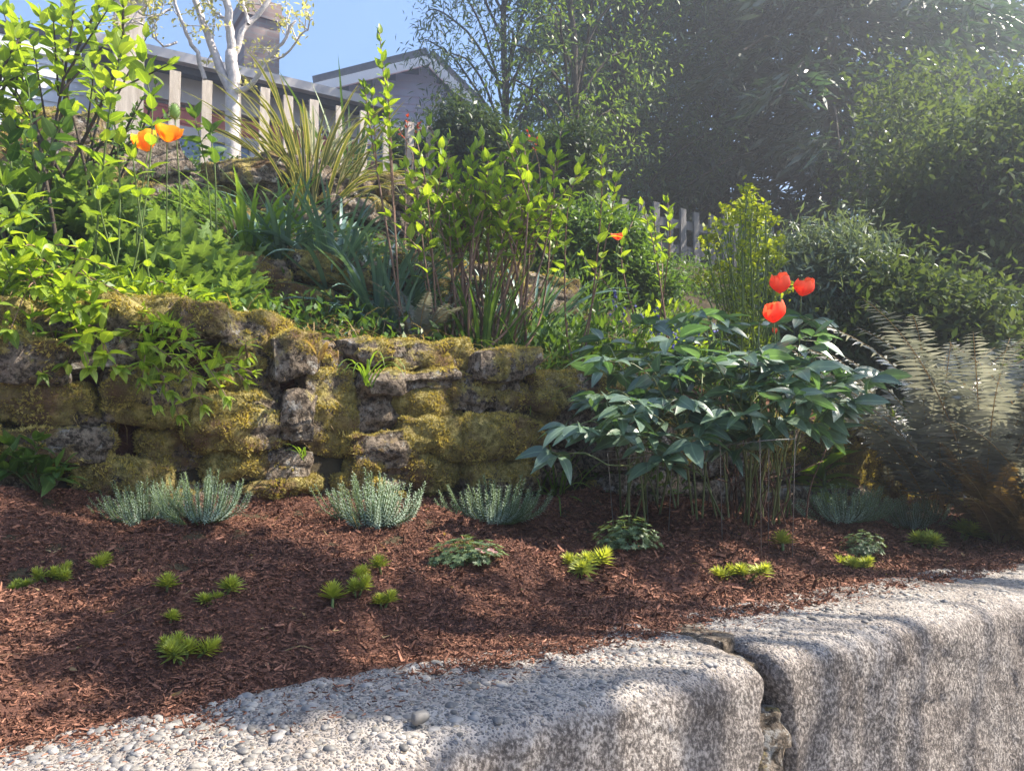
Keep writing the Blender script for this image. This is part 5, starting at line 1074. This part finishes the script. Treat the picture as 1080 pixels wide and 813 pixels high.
twig(404, 676, .035, 'pale dead leaf standing in the mulch below the centre left rosettes', M_DRY, 1.4, leaf=True)
twig(300, 690, .05, 'thin pale twig on the mulch at the concrete edge', M_DRY, .2)
twig(75, 690, .05, 'thin straw crossing the mulch at lower left', M_DRY, .9)
twig(438, 606, .05, 'grey twig by the back rosette of the centre left group', M_TWIG, 2.3)

# ------------------------------------------------------------------ unseen tree added past the right edge, crown clusters set sunward of wanted shadows
rs(191)
S, L = MB(), MB(); tr = np.array([6.2, 1.6, 0.0]); tube(S, smooth_path([tr, tr+np.array([-.1, 0, 1.6]), tr+np.array([-.3, .1, 3.4]), tr+np.array([-.5, .2, 5.6])], 10), (.16, .07), 9)
fork = tr+np.array([-.25, .1, 2.9])
SH = [(20, 583, 3.9, .09), (80, 588, 3.8, .09), (140, 588, 3.9, .09), (200, 590, 3.8, .09), (260, 592, 3.8, .08), (170, 655, 3.7, .08), (230, 665, 3.7, .08), (205, 690, 3.7, .07), (280, 690, 3.7, .06), (290, 640, 3.8, .05), (270, 745, 3.6, .05), (330, 750, 3.6, .06), (430, 760, 3.6, .06), (560, 778, 3.6, .05), (420, 650, 3.8, .05), (600, 645, 3.9, .06), (650, 640, 3.8, .04), (700, 590, 4, .05), (960, 700, 3.8, .06), (1040, 740, 3.8, .07), (500, 738, 3.6, .045), (350, 600, 4, .05), (720, 650, 4, .03)]
tips = []
for (px, py, t, s) in SH:
    tg = hit(px, py) if py < 700 else at(px, py, 1.25); c = tg+SUNV*t
    tube(S, smooth_path([fork, (fork+c)/2+np.array([0, 0, .35]), c], 9), (.022, .005), 5); tips.append((c, s))
# shade over the back of the bed, peony feet and the middle ledge
for (px, py, d, t, s) in ((590, 430, 2.9, 4.2, .14), (620, 490, 2.8, 4.3, .13), (560, 500, 2.7, 4.4, .09), (680, 500, 2.9, 4.1, .14), (740, 520, 3.0, 4.1, .09), (820, 520, 3.0, 4.0, .09), (900, 510, 3.2, 4.0, .08), (280, 340, 3.3, 5.0, .13), (330, 345, 3.3, 5.0, .13), (410, 345, 3.2, 5, .12), (260, 275, 3.3, 5.2, .12), (320, 270, 3.3, 5.3, .12), (390, 280, 3.4, 5.2, .12), (300, 310, 3.4, 5.0, .14), (370, 320, 3.4, 5.0, .12), (250, 300, 3.3, 5.1, .10), (100, 490, 2.1, 5.2, .08), (50, 480, 2.0, 5.2, .09), (520, 440, 2.7, 4.4, .05), (450, 310, 3.3, 4.8, .1)):
    c = at(px, py, d)+SUNV*t; tube(S, smooth_path([fork, (fork+c)/2+np.array([0, 0, .4]), c], 9), (.022, .005), 5); tips.append((c, s))
for c, s in tips:
    n = int(190*(s/.08)**2); q = c+R.normal(0, s, (n, 3))*np.array([1, 1, .6]); ax = rdir(n, -.2); inst(L, T_OV3, q, ax, leaf_normals(ax, .6), R.uniform(.05, .09, n), 1.2)
mkplant('added_shade_tree', 'unseen tree added beyond the right edge to dapple the bed with shade', 'tree', tr, [(S, 'trunk', M_BARKD), (L, 'crown', L_HYD)])

# ------------------------------------------------------------------ bright damp air against the light
m, t = mat('hazy air'); N = NT(t); pv = N.n('ShaderNodeVolumePrincipled'); pv.inputs['Color'].default_value = (.84, .90, 1, 1); pv.inputs['Density'].default_value = HAZE; pv.inputs['Anisotropy'].default_value = .72
o = N.n('ShaderNodeOutputMaterial'); N.l(pv.outputs[0], o.inputs['Volume'])
m_ = MB(); bx(m_, (0, 0, 7.1), (470, 470, 16.2)); hz = m_.build('haze', m, smooth=False); tag(hz, None, None, kind='stuff')
